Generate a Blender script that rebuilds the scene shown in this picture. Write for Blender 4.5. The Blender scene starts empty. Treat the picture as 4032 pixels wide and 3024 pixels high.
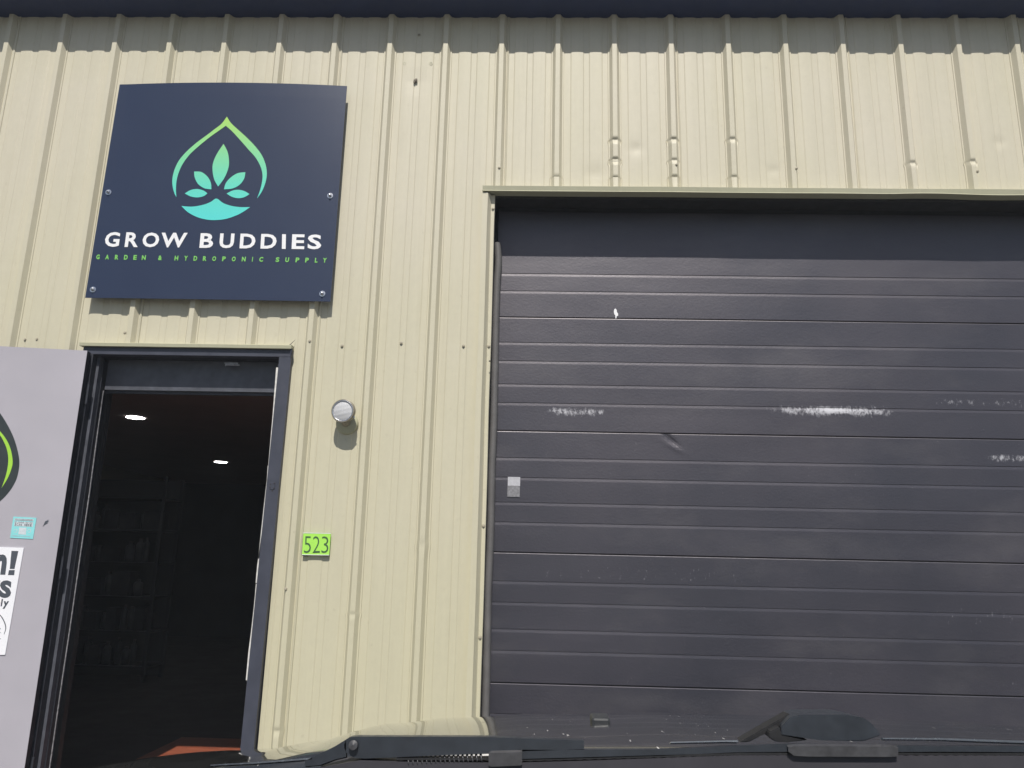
import bpy, bmesh, math, random
from mathutils import Vector, Matrix, noise
random.seed(7)
scene = bpy.context.scene
COL = scene.collection
R = math.radians

# ------------------------------------------------------------------ camera
CX, CY, CZ = 0.21505, -3.73707, 1.3
YAW, PITCH, ROLL, FPX = -0.0316321, 0.2292434, 0.0225866, 3081.88
def cam_axes():
    cy, sy, cp, sp = math.cos(YAW), math.sin(YAW), math.cos(PITCH), math.sin(PITCH)
    fwd = Vector((sy * cp, cy * cp, sp)); right = Vector((cy, -sy, 0)); up = right.cross(fwd)
    r2 = math.cos(ROLL) * right + math.sin(ROLL) * up
    u2 = -math.sin(ROLL) * right + math.cos(ROLL) * up
    return r2, u2, fwd
AR, AU, AF = cam_axes()
cam_data = bpy.data.cameras.new('camera'); cam = bpy.data.objects.new('camera', cam_data)
COL.objects.link(cam); scene.camera = cam
cam.matrix_world = Matrix(((AR.x, AU.x, -AF.x, CX), (AR.y, AU.y, -AF.y, CY), (AR.z, AU.z, -AF.z, CZ), (0, 0, 0, 1)))
cam_data.sensor_width = 36.0; cam_data.lens = FPX / 4032 * 36.0
cam_data.clip_start = 0.05; cam_data.clip_end = 3000

# ------------------------------------------------------------------ sky and sun
SUN_EL, SUN_AZ = R(54.0), R(1.0)          # azimuth: to the right of straight behind the viewer
world = bpy.data.worlds.new('World'); scene.world = world; world.use_nodes = True
wn = world.node_tree; wn.nodes.clear()
wo = wn.nodes.new('ShaderNodeOutputWorld'); wb = wn.nodes.new('ShaderNodeBackground')
sk = wn.nodes.new('ShaderNodeTexSky'); sk.sky_type = 'NISHITA'; sk.sun_disc = False
sk.sun_elevation = SUN_EL; sk.sun_rotation = math.pi - SUN_AZ
sk.air_density = 1.0; sk.dust_density = 1.2
wb.inputs['Strength'].default_value = 0.085
wn.links.new(sk.outputs[0], wb.inputs[0]); wn.links.new(wb.outputs[0], wo.inputs[0])
sd = bpy.data.lights.new('sun', 'SUN'); sun = bpy.data.objects.new('sun', sd); COL.objects.link(sun)
sd.energy = 4.9; sd.angle = R(0.53); sd.color = (1.0, 0.955, 0.88)
SUNV = Vector((math.sin(SUN_AZ) * math.cos(SUN_EL), -math.cos(SUN_AZ) * math.cos(SUN_EL), math.sin(SUN_EL)))
sun.rotation_euler = SUNV.to_track_quat('Z', 'Y').to_euler()
sun.location = SUNV * 30
scene.view_settings.view_transform = 'Standard'
scene.view_settings.look = 'None'
scene.view_settings.exposure = -0.10
scene.view_settings.gamma = 1.0
scene.view_settings.use_curve_mapping = False

# ------------------------------------------------------------------ helpers
def ray(u, v):
    return Vector((CX, CY, CZ)), AF + AR * ((u - 2016) / FPX) + AU * ((1512 - v) / FPX)
def at(u, v, y):
    """surveyed point: photograph pixel -> the point where that sight line meets the plane at depth y"""
    C, d = ray(u, v); return C + d * ((y - C.y) / d.y)

def shade_normals(bm): bmesh.ops.recalc_face_normals(bm, faces=bm.faces)
ROOT = {}
def world_loc(o):
    v = Vector((0, 0, 0))
    while o is not None: v += o.location; o = o.parent
    return v
def finish(name, verts, faces, mat, parent=None, smooth=False, mats=None, fm=None, label=None):
    me = bpy.data.meshes.new(name)
    off = world_loc(parent) if parent else Vector((0, 0, 0))
    me.from_pydata([tuple(Vector(v) - off) for v in verts], [], faces)
    me.materials.append(mat)
    if mats:
        for m in mats: me.materials.append(m)
    if fm:
        for p, k in zip(me.polygons, fm): p.material_index = k
    if smooth:
        for p in me.polygons: p.use_smooth = True
    me.update()
    o = bpy.data.objects.new(name, me); COL.objects.link(o)
    if parent: o.parent = parent
    if label: o['label'] = label
    return o
def from_bm(name, bm, mat, parent=None, smooth=False, label=None, recalc=True):
    if recalc: shade_normals(bm)
    vs = [v.co.copy() for v in bm.verts]; bm.verts.index_update()
    fs = [[v.index for v in f.verts] for f in bm.faces]
    bm.free()
    return finish(name, vs, fs, mat, parent, smooth, label=label)
def tag(o, label=None, cat=None, group=None, kind=None):
    if label: o['label'] = label
    if cat: o['category'] = cat
    if group: o['group'] = group
    if kind: o['kind'] = kind
    return o
def thing(name, label, cat, loc, group=None):
    o = bpy.data.objects.new(name, None); COL.objects.link(o); o.location = loc
    o.empty_display_size = 0.1
    return tag(o, label, cat, group)
def add_box(bm, x0, x1, y0, y1, z0, z1, bev=0.0):
    t = bmesh.new()
    vs = [t.verts.new((x, y, z)) for x in (x0, x1) for y in (y0, y1) for z in (z0, z1)]
    for f in ((0, 1, 3, 2), (4, 6, 7, 5), (0, 4, 5, 1), (2, 3, 7, 6), (0, 2, 6, 4), (1, 5, 7, 3)):
        t.faces.new([vs[i] for i in f])
    shade_normals(t)
    if bev > 0: bmesh.ops.bevel(t, geom=list(t.edges), offset=bev, segments=2, affect='EDGES', profile=0.5)
    merge(bm, t)
def merge(bm, t, M=None):
    mp = {}
    for v in t.verts: mp[v] = bm.verts.new((M @ v.co) if M else v.co)
    for f in t.faces:
        try: bm.faces.new([mp[v] for v in f.verts])
        except ValueError: pass
    t.free()
def box(name, x0, x1, y0, y1, z0, z1, mat, parent=None, bev=0.0, label=None):
    bm = bmesh.new(); add_box(bm, x0, x1, y0, y1, z0, z1, bev)
    return from_bm(name, bm, mat, parent, label=label)
def add_tube(bm, pts, rad, seg=10, cap=True):
    rings = []
    n = len(pts); pts = [Vector(p) for p in pts]
    for i, p in enumerate(pts):
        d = (pts[min(i + 1, n - 1)] - pts[max(i - 1, 0)]).normalized()
        a = Vector((0, 0, 1)) if abs(d.z) < 0.9 else Vector((1, 0, 0))
        s = d.cross(a).normalized(); t = s.cross(d)
        r = rad[i] if isinstance(rad, (list, tuple)) else rad
        rings.append([bm.verts.new(p + (s * math.cos(2 * math.pi * k / seg) + t * math.sin(2 * math.pi * k / seg)) * r) for k in range(seg)])
    for a, b in zip(rings, rings[1:]):
        for k in range(seg): bm.faces.new((a[k], a[(k + 1) % seg], b[(k + 1) % seg], b[k]))
    if cap: bm.faces.new(rings[0]); bm.faces.new(list(reversed(rings[-1])))
def add_lathe(bm, prof, origin, axis, seg=32):
    """prof: list of (radius, distance along axis)"""
    axis = Vector(axis).normalized(); a = Vector((1, 0, 0)) if abs(axis.x) < .9 else Vector((0, 0, 1))
    s = axis.cross(a).normalized(); t = axis.cross(s); O = Vector(origin); rings = []
    for r, h in prof:
        if r < 1e-6: rings.append([bm.verts.new(O + axis * h)]); continue
        rings.append([bm.verts.new(O + axis * h + (s * math.cos(2 * math.pi * k / seg) + t * math.sin(2 * math.pi * k / seg)) * r) for k in range(seg)])
    for A, B in zip(rings, rings[1:]):
        for k in range(seg):
            k2 = (k + 1) % seg
            if len(A) == 1 and len(B) == 1: continue
            if len(A) == 1: bm.faces.new((A[0], B[k2], B[k]))
            elif len(B) == 1: bm.faces.new((A[k], A[k2], B[0]))
            else: bm.faces.new((A[k], A[k2], B[k2], B[k]))
def extrude_profile(prof, x0, x1, nseg=1):
    """open profile [(y,z)] swept along x"""
    vs, fs = [], []
    for i in range(nseg + 1):
        x = x0 + (x1 - x0) * i / nseg
        vs += [(x, y, z) for y, z in prof]
    n = len(prof)
    for i in range(nseg):
        for k in range(n - 1):
            a = i * n + k; fs.append((a, a + n, a + n + 1, a + 1))
    return vs, fs
def sweep_v(prof, z0, z1, nseg=1, wob=0.0, seed=0, xshift=None):
    """open profile [(x,y)] swept along z"""
    vs, fs = [], []; n = len(prof)
    for i in range(nseg + 1):
        z = z0 + (z1 - z0) * i / nseg
        dx = wob * noise.noise(Vector((seed, z * 2.2, 0))) + (xshift(z) if xshift else 0)
        vs += [(x + dx, y, z) for x, y in prof]
    for i in range(nseg):
        for k in range(n - 1):
            a = i * n + k; fs.append((a, a + 1, a + n + 1, a + n))
    return vs, fs

# ------------------------------------------------------------------ materials
def mat_base(name, color, rough=0.5, metallic=0.0, spec=0.5, coat=0.0):
    m = bpy.data.materials.new(name); m.use_nodes = True
    b = m.node_tree.nodes['Principled BSDF']
    b.inputs['Base Color'].default_value = (*color, 1); b.inputs['Roughness'].default_value = rough
    b.inputs['Metallic'].default_value = metallic; b.inputs['Specular IOR Level'].default_value = spec
    b.inputs['Coat Weight'].default_value = coat; b.inputs['Coat Roughness'].default_value = 0.05
    return m, b
class NT:
    def __init__(s, m): s.m = m; s.t = m.node_tree; s.b = s.t.nodes['Principled BSDF']
    def n(s, typ, **kw):
        x = s.t.nodes.new(typ)
        for k, v in kw.items(): setattr(x, k, v)
        return x
    def l(s, a, b): s.t.links.new(a, b)
    def geo(s):
        return s.n('ShaderNodeNewGeometry').outputs['Position']
    def noise(s, vec, scale, detail=3, rough=0.5, stretch=None):
        if stretch:
            mp = s.n('ShaderNodeMapping'); mp.inputs['Scale'].default_value = stretch; s.l(vec, mp.inputs['Vector']); vec = mp.outputs[0]
        t = s.n('ShaderNodeTexNoise'); t.inputs['Scale'].default_value = scale
        t.inputs['Detail'].default_value = detail; t.inputs['Roughness'].default_value = rough
        s.l(vec, t.inputs['Vector']); return t.outputs['Fac']
    def ramp(s, fac, stops):
        r = s.n('ShaderNodeValToRGB'); e = r.color_ramp.elements
        while len(e) < len(stops): e.new(0.5)
        for el, (p, c) in zip(e, stops):
            el.position = p; el.color = (*c, 1) if hasattr(c, '__len__') else (c, c, c, 1)
        s.l(fac, r.inputs[0]); return r.outputs['Color']
    def math(s, op, a, b=None, clamp=False):
        x = s.n('ShaderNodeMath', operation=op, use_clamp=clamp)
        for i, q in enumerate((a, b)):
            if q is None: continue
            if isinstance(q, (int, float)): x.inputs[i].default_value = q
            else: s.l(q, x.inputs[i])
        return x.outputs[0]
    def mix(s, fac, a, b, blend='MIX'):
        x = s.n('ShaderNodeMix', data_type='RGBA', blend_type=blend)
        for i, q in ((0, fac), (6, a), (7, b)):
            if isinstance(q, (int, float)): x.inputs[i].default_value = q
            elif isinstance(q, tuple): x.inputs[i].default_value = (*q, 1) if len(q) == 3 else q
            else: s.l(q, x.inputs[i])
        return x.outputs[2]
    def bump(s, h, strength, dist=0.001, prev=None):
        x = s.n('ShaderNodeBump'); x.inputs['Strength'].default_value = strength; x.inputs['Distance'].default_value = dist
        s.l(h, x.inputs['Height'])
        if prev is not None: s.l(prev, x.inputs['Normal'])
        return x.outputs[0]
    def window(s, pos, x0, x1, z0, z1, sx, sz):
        """1 inside a soft rectangle of the surface, 0 outside"""
        sep = s.n('ShaderNodeSeparateXYZ'); s.l(pos, sep.inputs[0]); out = None
        for ch, lo, hi, sf in (('X', x0, x1, sx), ('Z', z0, z1, sz)):
            a = s.n('ShaderNodeMapRange', interpolation_type='SMOOTHSTEP'); s.l(sep.outputs[ch], a.inputs[0]); a.inputs[1].default_value = lo - sf; a.inputs[2].default_value = lo + sf
            b = s.n('ShaderNodeMapRange', interpolation_type='SMOOTHSTEP'); s.l(sep.outputs[ch], b.inputs[0]); b.inputs[1].default_value = hi + sf; b.inputs[2].default_value = hi - sf
            ab = s.math('MULTIPLY', a.outputs[0], b.outputs[0]); out = ab if out is None else s.math('MULTIPLY', out, ab)
        return out

def painted(name, color, rough=0.45, var=0.12, scale=3.0, bump=0.0, bscale=60, spec=0.5, coat=0.0, metallic=0.0, streak=None):
    m, b = mat_base(name, color, rough, metallic, spec, coat); N = NT(m); p = N.geo()
    f = N.noise(p, scale, 5, 0.6, streak)
    c = N.mix(1.0, color, N.ramp(f, [(0.3, 1 - var), (0.7, 1 + var * 0.4)]), 'MULTIPLY'); N.l(c, b.inputs['Base Color'])
    r = N.ramp(N.noise(p, scale * 4, 3), [(0.3, max(0.02, rough - 0.08)), (0.7, min(1, rough + 0.08))]); N.l(r, b.inputs['Roughness'])
    if bump: N.l(N.bump(N.noise(p, bscale, 4), bump, 0.001), b.inputs['Normal'])
    return m

# cream ribbed siding: chalky paint, faint dust runs, a little yellower and darker low down
M = {}
def cream(name, base=(0.60, 0.558, 0.45)):
    m, b = mat_base(name, base, 0.5, 0, 0.35); N = NT(m); p = N.geo()
    big = N.noise(p, 0.9, 4, 0.6); fine = N.noise(p, 26, 5, 0.7)
    runs = N.noise(p, 5, 5, 0.6, (9, 9, 0.35))
    c = N.mix(N.ramp(big, [(0.35, 0.0), (0.7, 1.0)]), base, (base[0] * 0.95, base[1] * 0.96, base[2] * 0.9))
    sep = N.n('ShaderNodeSeparateXYZ'); N.l(p, sep.inputs[0])
    low = N.n('ShaderNodeMapRange'); N.l(sep.outputs['Z'], low.inputs[0]); low.inputs[1].default_value = 3.4; low.inputs[2].default_value = 0.8
    c = N.mix(N.math('MULTIPLY', low.outputs[0], 0.85), c, (base[0] * 0.925, base[1] * 0.94, base[2] * 0.83))
    c = N.mix(0.28, c, N.ramp(runs, [(0.35, 0.9), (0.6, 1.0)]), 'MULTIPLY')
    c = N.mix(0.5, c, N.ramp(fine, [(0.3, 0.93), (0.6, 1.0)]), 'MULTIPLY')
    rain = N.ramp(N.noise(p, 3.2, 6, 0.7, (7, 7, 0.22)), [(0.55, 0.0), (0.75, 1.0)]); c = N.mix(N.math('MULTIPLY', rain, 0.14), c, (0.36, 0.31, 0.20))
    spots = N.ramp(N.noise(p, 38, 2, 0.4), [(0.70, 0.0), (0.76, 1.0)])
    c = N.mix(N.math('MULTIPLY', spots, 0.16), c, (0.30, 0.26, 0.18))
    N.l(c, b.inputs['Base Color'])
    h = N.noise(p, 2.4, 3, 0.5, (1, 1, 0.6)); N.l(N.bump(h, 0.5, 0.004, N.bump(fine, 0.12, 0.0006)), b.inputs['Normal'])
    return m
M['cream'] = cream('cream_siding_paint')
M['trim'] = cream('cream_trim_paint', (0.48, 0.465, 0.35))
M['navy_soffit'] = painted('dark_navy_soffit', (0.020, 0.034, 0.10), 0.5, 0.15, 4)
M['frame'] = painted('charcoal_frame_paint', (0.050, 0.055, 0.078), 0.5, 0.2, 7, 0.15, 120)
M['stop'] = painted('sunlit_stop_paint', (0.085, 0.09, 0.11), 0.5, 0.3, 20, 0.2, 120)  # frame paint lightened so the sunlit strips stand out
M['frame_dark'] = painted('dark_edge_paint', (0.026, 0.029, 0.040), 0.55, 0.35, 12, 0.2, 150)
M['reveal'] = painted('dark_reveal', (0.03, 0.03, 0.032), 0.7, 0.2, 6)
M['strip'] = painted('pale_weatherstrip', (0.74, 0.73, 0.70), 0.6, 0.25, 60, 0.3, 300)
M['strip_worn'] = painted('worn_weatherstrip', (0.30, 0.30, 0.32), 0.6, 0.6, 70, 0.3, 300)
M['seal'] = painted('grey_rubber_seal', (0.14, 0.135, 0.135), 0.65, 0.2, 9, 0.3, 40)
M['steel'] = painted('zinc_steel', (0.62, 0.62, 0.64), 0.28, 0.15, 60, metallic=1.0)
M['screw'] = painted('painted_screw_head', (0.42, 0.38, 0.29), 0.4, 0.3, 200)
M['dark_hole'] = painted('dark_hole', (0.03, 0.025, 0.02), 0.8, 0.3, 200)
M['door'] = painted('lilac_grey_door_paint', (0.42, 0.40, 0.445), 0.55, 0.07, 2.2, 0.12, 90)
M['white'] = painted('white_print', (0.84, 0.84, 0.86), 0.5, 0.03, 20)
M['poster_white'] = painted('white_poster', (0.86, 0.86, 0.90), 0.45, 0.03, 5)
M['ink'] = painted('dark_grey_ink', (0.07, 0.08, 0.10), 0.5, 0.1, 20)
M['logo_dark'] = painted('dark_green_black_vinyl', (0.028, 0.038, 0.040), 0.42, 0.15, 5)
M['lime'] = painted('lime_vinyl', (0.36, 0.66, 0.06), 0.45, 0.05, 9)
M['lime_plate'] = painted('lime_plate', (0.40, 0.80, 0.11), 0.5, 0.05, 12)
M['green_ink'] = painted('dark_green_ink', (0.05, 0.12, 0.05), 0.5, 0.1, 20)
M['small_green'] = painted('green_letters', (0.20, 0.56, 0.12), 0.5, 0.05, 20)
M['teal'] = painted('teal_sticker', (0.27, 0.70, 0.72), 0.45, 0.08, 30)
M['sticker_white'] = painted('sticker_print', (0.60, 0.66, 0.70), 0.5, 0.1, 60)
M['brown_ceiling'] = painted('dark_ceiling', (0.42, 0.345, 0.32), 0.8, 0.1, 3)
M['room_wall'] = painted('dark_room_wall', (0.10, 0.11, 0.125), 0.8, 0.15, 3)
M['shaded_floor'] = painted('shaded_floor', (.06, .055, .055), .9, .3, 4)  # floor colour darkened to give the shade beyond the sunlit patch
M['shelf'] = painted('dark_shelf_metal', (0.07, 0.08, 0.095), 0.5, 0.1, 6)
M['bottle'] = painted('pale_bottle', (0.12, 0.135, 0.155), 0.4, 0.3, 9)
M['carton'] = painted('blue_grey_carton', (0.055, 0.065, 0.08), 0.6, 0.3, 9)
M['cap'] = painted('bottle_cap', (0.15, 0.15, 0.16), 0.4, 0.3, 9)
M['concrete'] = painted('concrete', (0.26, 0.255, 0.245), 0.85, 0.2, 1.5, 0.4, 30)
M['black_rubber'] = painted('black_rubber', (0.018, 0.018, 0.02), 0.55, 0.2, 40, 0.2, 200)
M['black_plastic'] = painted('dusty_black_plastic', (0.035, 0.038, 0.042), 0.5, 0.35, 60, 0.2, 300)
M['wiper_metal'] = painted('satin_black_wiper_arm', (0.030, 0.036, 0.046), 0.38, 0.25, 40, spec=0.6)
M['wiper_clip'] = painted('grey_wiper_clip', (0.085, 0.085, 0.092), 0.4, 0.35, 80, metallic=0.3)
M['glint_metal'] = painted('edge_glint', (0.6, 0.66, 0.75), 0.22, 0.2, 60, metallic=1.0)  # bright metal for the modelled glint on the hood edge

# sign face: navy, slightly glossy print
m, b = mat_base('navy_sign_face', (0.040, 0.060, 0.125), 0.40, 0, 0.45); N = NT(m); p = N.geo()
N.l(N.mix(N.noise(p, 5, 3), (0.017, 0.028, 0.066), (0.022, 0.035, 0.076)), b.inputs['Base Color'])
N.l(N.bump(N.noise(p, 350, 2), 0.06, 0.0004), b.inputs['Normal']); M['sign'] = m
# printed logo: lime at its tip running to teal at its foot (a printed blend)
m, b = mat_base('logo_print', (0.2, 0.7, 0.5), 0.5); N = NT(m); p = N.geo()
sep = N.n('ShaderNodeSeparateXYZ'); N.l(p, sep.inputs[0]); mr = N.n('ShaderNodeMapRange'); N.l(sep.outputs['Z'], mr.inputs[0])
mr.inputs[1].default_value = 3.02; mr.inputs[2].default_value = 3.58
N.l(N.ramp(mr.outputs[0], [(0.0, (0.09, 0.66, 0.62)), (0.3, (0.12, 0.66, 0.52)), (0.62, (0.22, 0.66, 0.33)), (1.0, (0.40, 0.68, 0.12))]), b.inputs['Base Color'])
M['logo'] = m
# wood
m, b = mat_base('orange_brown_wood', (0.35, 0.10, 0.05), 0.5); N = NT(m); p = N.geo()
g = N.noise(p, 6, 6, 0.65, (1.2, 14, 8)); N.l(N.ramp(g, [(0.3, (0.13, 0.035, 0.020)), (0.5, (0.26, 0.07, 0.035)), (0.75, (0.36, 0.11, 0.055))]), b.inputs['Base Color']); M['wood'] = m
# roller door skin: charcoal embossed steel with dust, scuffs and a few scrapes at their own places
m, b = mat_base('embossed_charcoal_steel', (0.04, 0.04, 0.055), 0.46, 0, 1.0); N = NT(m); p = N.geo()
gr = N.noise(p, 85, 4, 0.65, (0.8, 1, 1.1)); patch = N.noise(p, 1.3, 4, 0.55)
c = N.mix(N.ramp(patch, [(0.3, 0.0), (0.7, 1.0)]), (0.010, 0.012, 0.021), (0.019, 0.018, 0.028))
wash = N.noise(p, 4, 5, 0.6, (6, 6, 0.5)); c = N.mix(0.3, c, N.ramp(wash, [(0.35, 0.78), (0.65, 1.0)]), 'MULTIPLY'); c = N.mix(N.ramp(N.noise(p, 1.7, 6, 0.65, (1.0, 1, 2.2)), [(0.5, 0.0), (0.8, 0.5)]), c, (0.075, 0.072, 0.075))
speck = N.noise(p, 70, 4, 0.75, (1, 1, 0.6)); speck2 = N.noise(p, 28, 5, 0.8, (1.2, 1, 0.8))
def scuff(c, x0, x1, z0, z1, sx, sz, thr, amt, src=speck, col=(0.62, 0.62, 0.66)):
    w = N.window(p, x0, x1, z0, z1, sx, sz)
    t = N.math('MULTIPLY', w, 0.32)
    f = N.math('ADD', src, t)
    k = N.n('ShaderNodeMapRange'); N.l(f, k.inputs[0]); k.inputs[1].default_value = thr; k.inputs[2].default_value = thr + 0.20
    return N.mix(N.math('MULTIPLY', N.math('MULTIPLY', k.outputs[0], w, True), amt), c, col)
c = scuff(c, 1.412, 1.993, 2.072, 2.116, 0.12, 0.028, 0.66, 0.8)
c = scuff(c, 1.599, 1.796, 2.086, 2.112, 0.09, 0.014, 0.5, 0.95)
c = scuff(c, 0.269, 0.574, 2.048, 2.090, 0.05, 0.022, 0.72, 0.75)
c = scuff(c, 0.614, 0.939, 2.088, 2.103, 0.05, 0.012, 0.86, 0.5)
c = scuff(c, 2.416, 3.155, 1.850, 1.894, 0.09, 0.018, 0.76, 0.6)
c = scuff(c, 2.170, 2.761, 2.117, 2.186, 0.09, 0.03, 0.88, 0.5)
c = scuff(c, 1.973, 2.958, 1.054, 1.202, 0.20, 0.05, 0.93, 0.35)
c = scuff(c, 0.151, 1.382, 1.231, 1.330, 0.10, 0.03, 0.94, 0.5)
c = scuff(c, 0.003, 3.549, 0.217, 2.186, 0.3, 0.15, 1.00, 0.45)
N.l(c, b.inputs['Base Color'])
N.l(N.ramp(patch, [(0.3, 0.42), (0.7, 0.52)]), b.inputs['Roughness'])
N.l(N.bump(gr, 0.42, 0.0016, N.bump(N.noise(p, 2.2, 2, 0.4, (0.6, 1, 1.8)), 0.7, 0.006)), b.inputs['Normal']); b.inputs['IOR'].default_value = 1.55; b.inputs['Specular Tint'].default_value = (1.0, .94, 1.0, 1); M['roller'] = m
# car paint
m, b = mat_base('black_car_paint', (0.012, 0.014, 0.017), 0.25, 0.0, 0.6, 1.0); N = NT(m); p = N.geo()
dust = N.noise(p, 230, 1, 0.5, (1, .16, 1)); d2 = N.noise(p, 7, 4, 0.6)
spk = N.ramp(dust, [(0.745, 0.0), (0.78, 0.7)])
c = N.mix(N.ramp(d2, [(0.35, 0.08), (0.75, 0.26)]), (0.012, 0.014, 0.017), (0.16, 0.15, 0.13))
c = N.mix(N.math('MULTIPLY', spk, 0.9), c, (0.75, 0.73, 0.7)); N.l(c, b.inputs['Base Color']); N.l(N.math('SUBTRACT', 1.0, spk), b.inputs['Coat Weight'])
b.inputs['Coat Roughness'].default_value = 0.035
N.l(N.bump(N.noise(p, 4, 2), 0.08, 0.002), b.inputs['Coat Normal']); M['carpaint'] = m
# asphalt
m, b = mat_base('asphalt', (0.06, 0.06, 0.058), 0.9); N = NT(m); p = N.geo()
N.l(N.mix(N.noise(p, 1.2, 6, 0.6), (0.085, 0.086, 0.086), N.ramp(N.noise(p, 140, 3, 0.7), [(0.3, 0.06), (0.7, 0.15)])), b.inputs['Base Color'])
N.l(N.bump(N.noise(p, 160, 3), 0.6, 0.004), b.inputs['Normal']); M['asphalt'] = m
# lamp glass
m = bpy.data.materials.new('ribbed_lamp_glass'); m.use_nodes = True; t = m.node_tree; t.nodes.clear()
o_ = t.nodes.new('ShaderNodeOutputMaterial'); mx = t.nodes.new('ShaderNodeMixShader'); tr = t.nodes.new('ShaderNodeBsdfTransparent'); gl = t.nodes.new('ShaderNodeBsdfGlossy'); fr_ = t.nodes.new('ShaderNodeFresnel')
tr.inputs[0].default_value = (.96, .97, .97, 1); gl.inputs['Roughness'].default_value = .25; fr_.inputs['IOR'].default_value = 1.7
t.links.new(fr_.outputs[0], mx.inputs[0]); t.links.new(tr.outputs[0], mx.inputs[1]); t.links.new(gl.outputs[0], mx.inputs[2]); df = t.nodes.new('ShaderNodeBsdfDiffuse'); df.inputs[0].default_value = (.93, .93, .95, 1); m2_ = t.nodes.new('ShaderNodeMixShader'); m2_.inputs[0].default_value = .55; t.links.new(mx.outputs[0], m2_.inputs[1]); t.links.new(df.outputs[0], m2_.inputs[2]); t.links.new(m2_.outputs[0], o_.inputs[0]); M['glass'] = m
m, b = mat_base('lamp_reflector', (0.92, 0.92, 0.94), 0.36, 0.7); M['reflector'] = m
M['lamp_body'] = painted('beige_lamp_body', (0.30, 0.27, 0.215), 0.4, 0.15, 30, metallic=0.25)
m, b = mat_base('lit_diffuser', (0.9, 0.9, 0.9), 0.6); b.inputs['Emission Color'].default_value = (1, 0.99, 0.97, 1); b.inputs['Emission Strength'].default_value = 24.0; M['lit'] = m

# ------------------------------------------------------------------ ground
GZ = 0.13
gs = 600
g = finish('ground', [(-gs, -gs, GZ), (gs, -gs, GZ), (gs, gs, GZ), (-gs, gs, GZ)], [(0, 1, 2, 3)], M['asphalt']); tag(g, kind='structure')
g = box('concrete_apron', -5.4, 7.4, -0.9, 0.12, GZ - 0.05, GZ + 0.006, M['concrete']); tag(g, kind='structure')

# ------------------------------------------------------------------ building
P = 0.3048
TOPZ = 4.42
SOFF = 4.243
bld = thing('metal_building', 'cream ribbed metal warehouse unit with dark eave above shop door and wide charcoal overhead door', 'building', (0, 0, GZ))

DENTS = {  # rib number from the opening corner: [(height, depth, halfheight)]
    1: [(3.262, .016, .016), (3.245, .010, .012)],
    2: [(3.490, .014, .010), (3.378, .013, .008), (3.362, .010, .007), (3.268, .014, .010), (3.247, .010, .008)],
    3: [(3.494, .013, .009), (3.374, .010, .008), (3.278, .012, .009)],
    4: [(3.496, .011, .009), (3.279, .010, .009)],
    7: [(3.367, .010, .010)], 8: [(3.378, .011, .010)],
    -2: [(1.071, .0035, .010)], -3: [(0.565, .006, .012)], -1: [(1.39, .0025, .02)]}
PROF = [(-.1524, 0), (-.150, 0)]
def panel_y(dx):
    """depth of the ribbed sheet (towards the viewer negative) at offset dx from a rib centre, dx in [0,P)"""
    d = dx if dx <= P / 2 else dx - P      # signed distance from nearest rib
    a = abs(d)
    if a <= .012: return -.029
    if a <= .0265: return -.029 + (a - .012) / .0145 * .025
    if a <= .033: return -.004
    if a <= .035: return -.004 + (a - .033) / .002 * .004
    # the pan: low, minor rib, low, minor rib, low
    t = dx
    for lo, hi in ((.072, .140), (.172, .240)):
        if lo - .003 <= t <= hi + .003:
            e = min(1, (t - lo + .003) / .006, (hi + .003 - t) / .006)
            s = (t - lo) / (hi - lo)
            return -.0030 * max(0, e) - .0012 * math.sin(math.pi * max(0, min(1, s)))
    return 0.0
BREAKS = [0, .0115, .0125, .020, .0265, .033, .035, .05, .069, .0715, .075, .09, .106, .122, .137, .1405, .143, .156, .169, .1715, .175, .19, .206, .222, .237, .2405, .243, .256, .2698, .2718, .2783, .285, .2923, .2933]
def siding_piece(verts, faces, xa, xb, za, zb, fine=None):
    xs = []
    k0 = math.floor(xa / P) - 1; k1 = math.ceil(xb / P) + 1
    for k in range(k0, k1 + 1):
        for bq in BREAKS:
            x = k * P + bq
            if xa + 1e-4 < x < xb - 1e-4: xs.append(x)
    xs = [xa] + xs + [xb]
    zs = [za]; z = za
    while z < zb - 1e-6:
        st = .005 if (fine and fine[0] <= z <= fine[1]) else .09
        z = min(zb, z + st); zs.append(z)
    n = len(xs); base = len(verts)
    for z in zs:
        for x in xs:
            k = math.floor(x / P + 1e-6); dx = x - k * P
            if dx < 0: dx = 0
            y = panel_y(dx); d = dx if dx < P / 2 else dx - P
            kr = k if dx < P / 2 else k + 1; ox = 0
            for dz, dep, hh in DENTS.get(kr, ()):  # crushed places on the ribs
                q = (z - dz) / hh
                if abs(d) < .036 and abs(q) < 3:
                    amp = math.exp(-q * q) if q > 0 else math.exp(-(q / 1.6) ** 2)
                    if abs(d) < .030: y += .72 * dep * amp * (1 - (abs(d) / .032) ** 2 * .8)
                    ox += (0.28 if abs(d) > .008 else 0) * d * amp * .35
            pan = 1.0 if abs(d) > .04 else 0.0
            y += pan * 0.0016 * noise.noise(Vector((k * 3.7 + dx * 6, z * 1.7, 2.0)))
            y += 0.0022 * noise.noise(Vector((x * .8, z * .9, 7.0)))
            for px, pz, pr, pd in ((0.72, 3.45, .035, .004), (0.50, 3.30, .05, .004), (1.43, 3.33, .03, .003), (-.46, 3.845, .05, .003), (2.6, 3.5, .03, .003)):
                rr = ((x - px) ** 2 + (z - pz) ** 2) / pr ** 2
                if rr < 6 and pan: y += pd * math.exp(-rr)
            verts.append((x + ox, y, z))
    for j in range(len(zs) - 1):
        for i in range(n - 1):
            a = base + j * n + i; faces.append((a, a + 1, a + n + 1, a + n))

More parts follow.
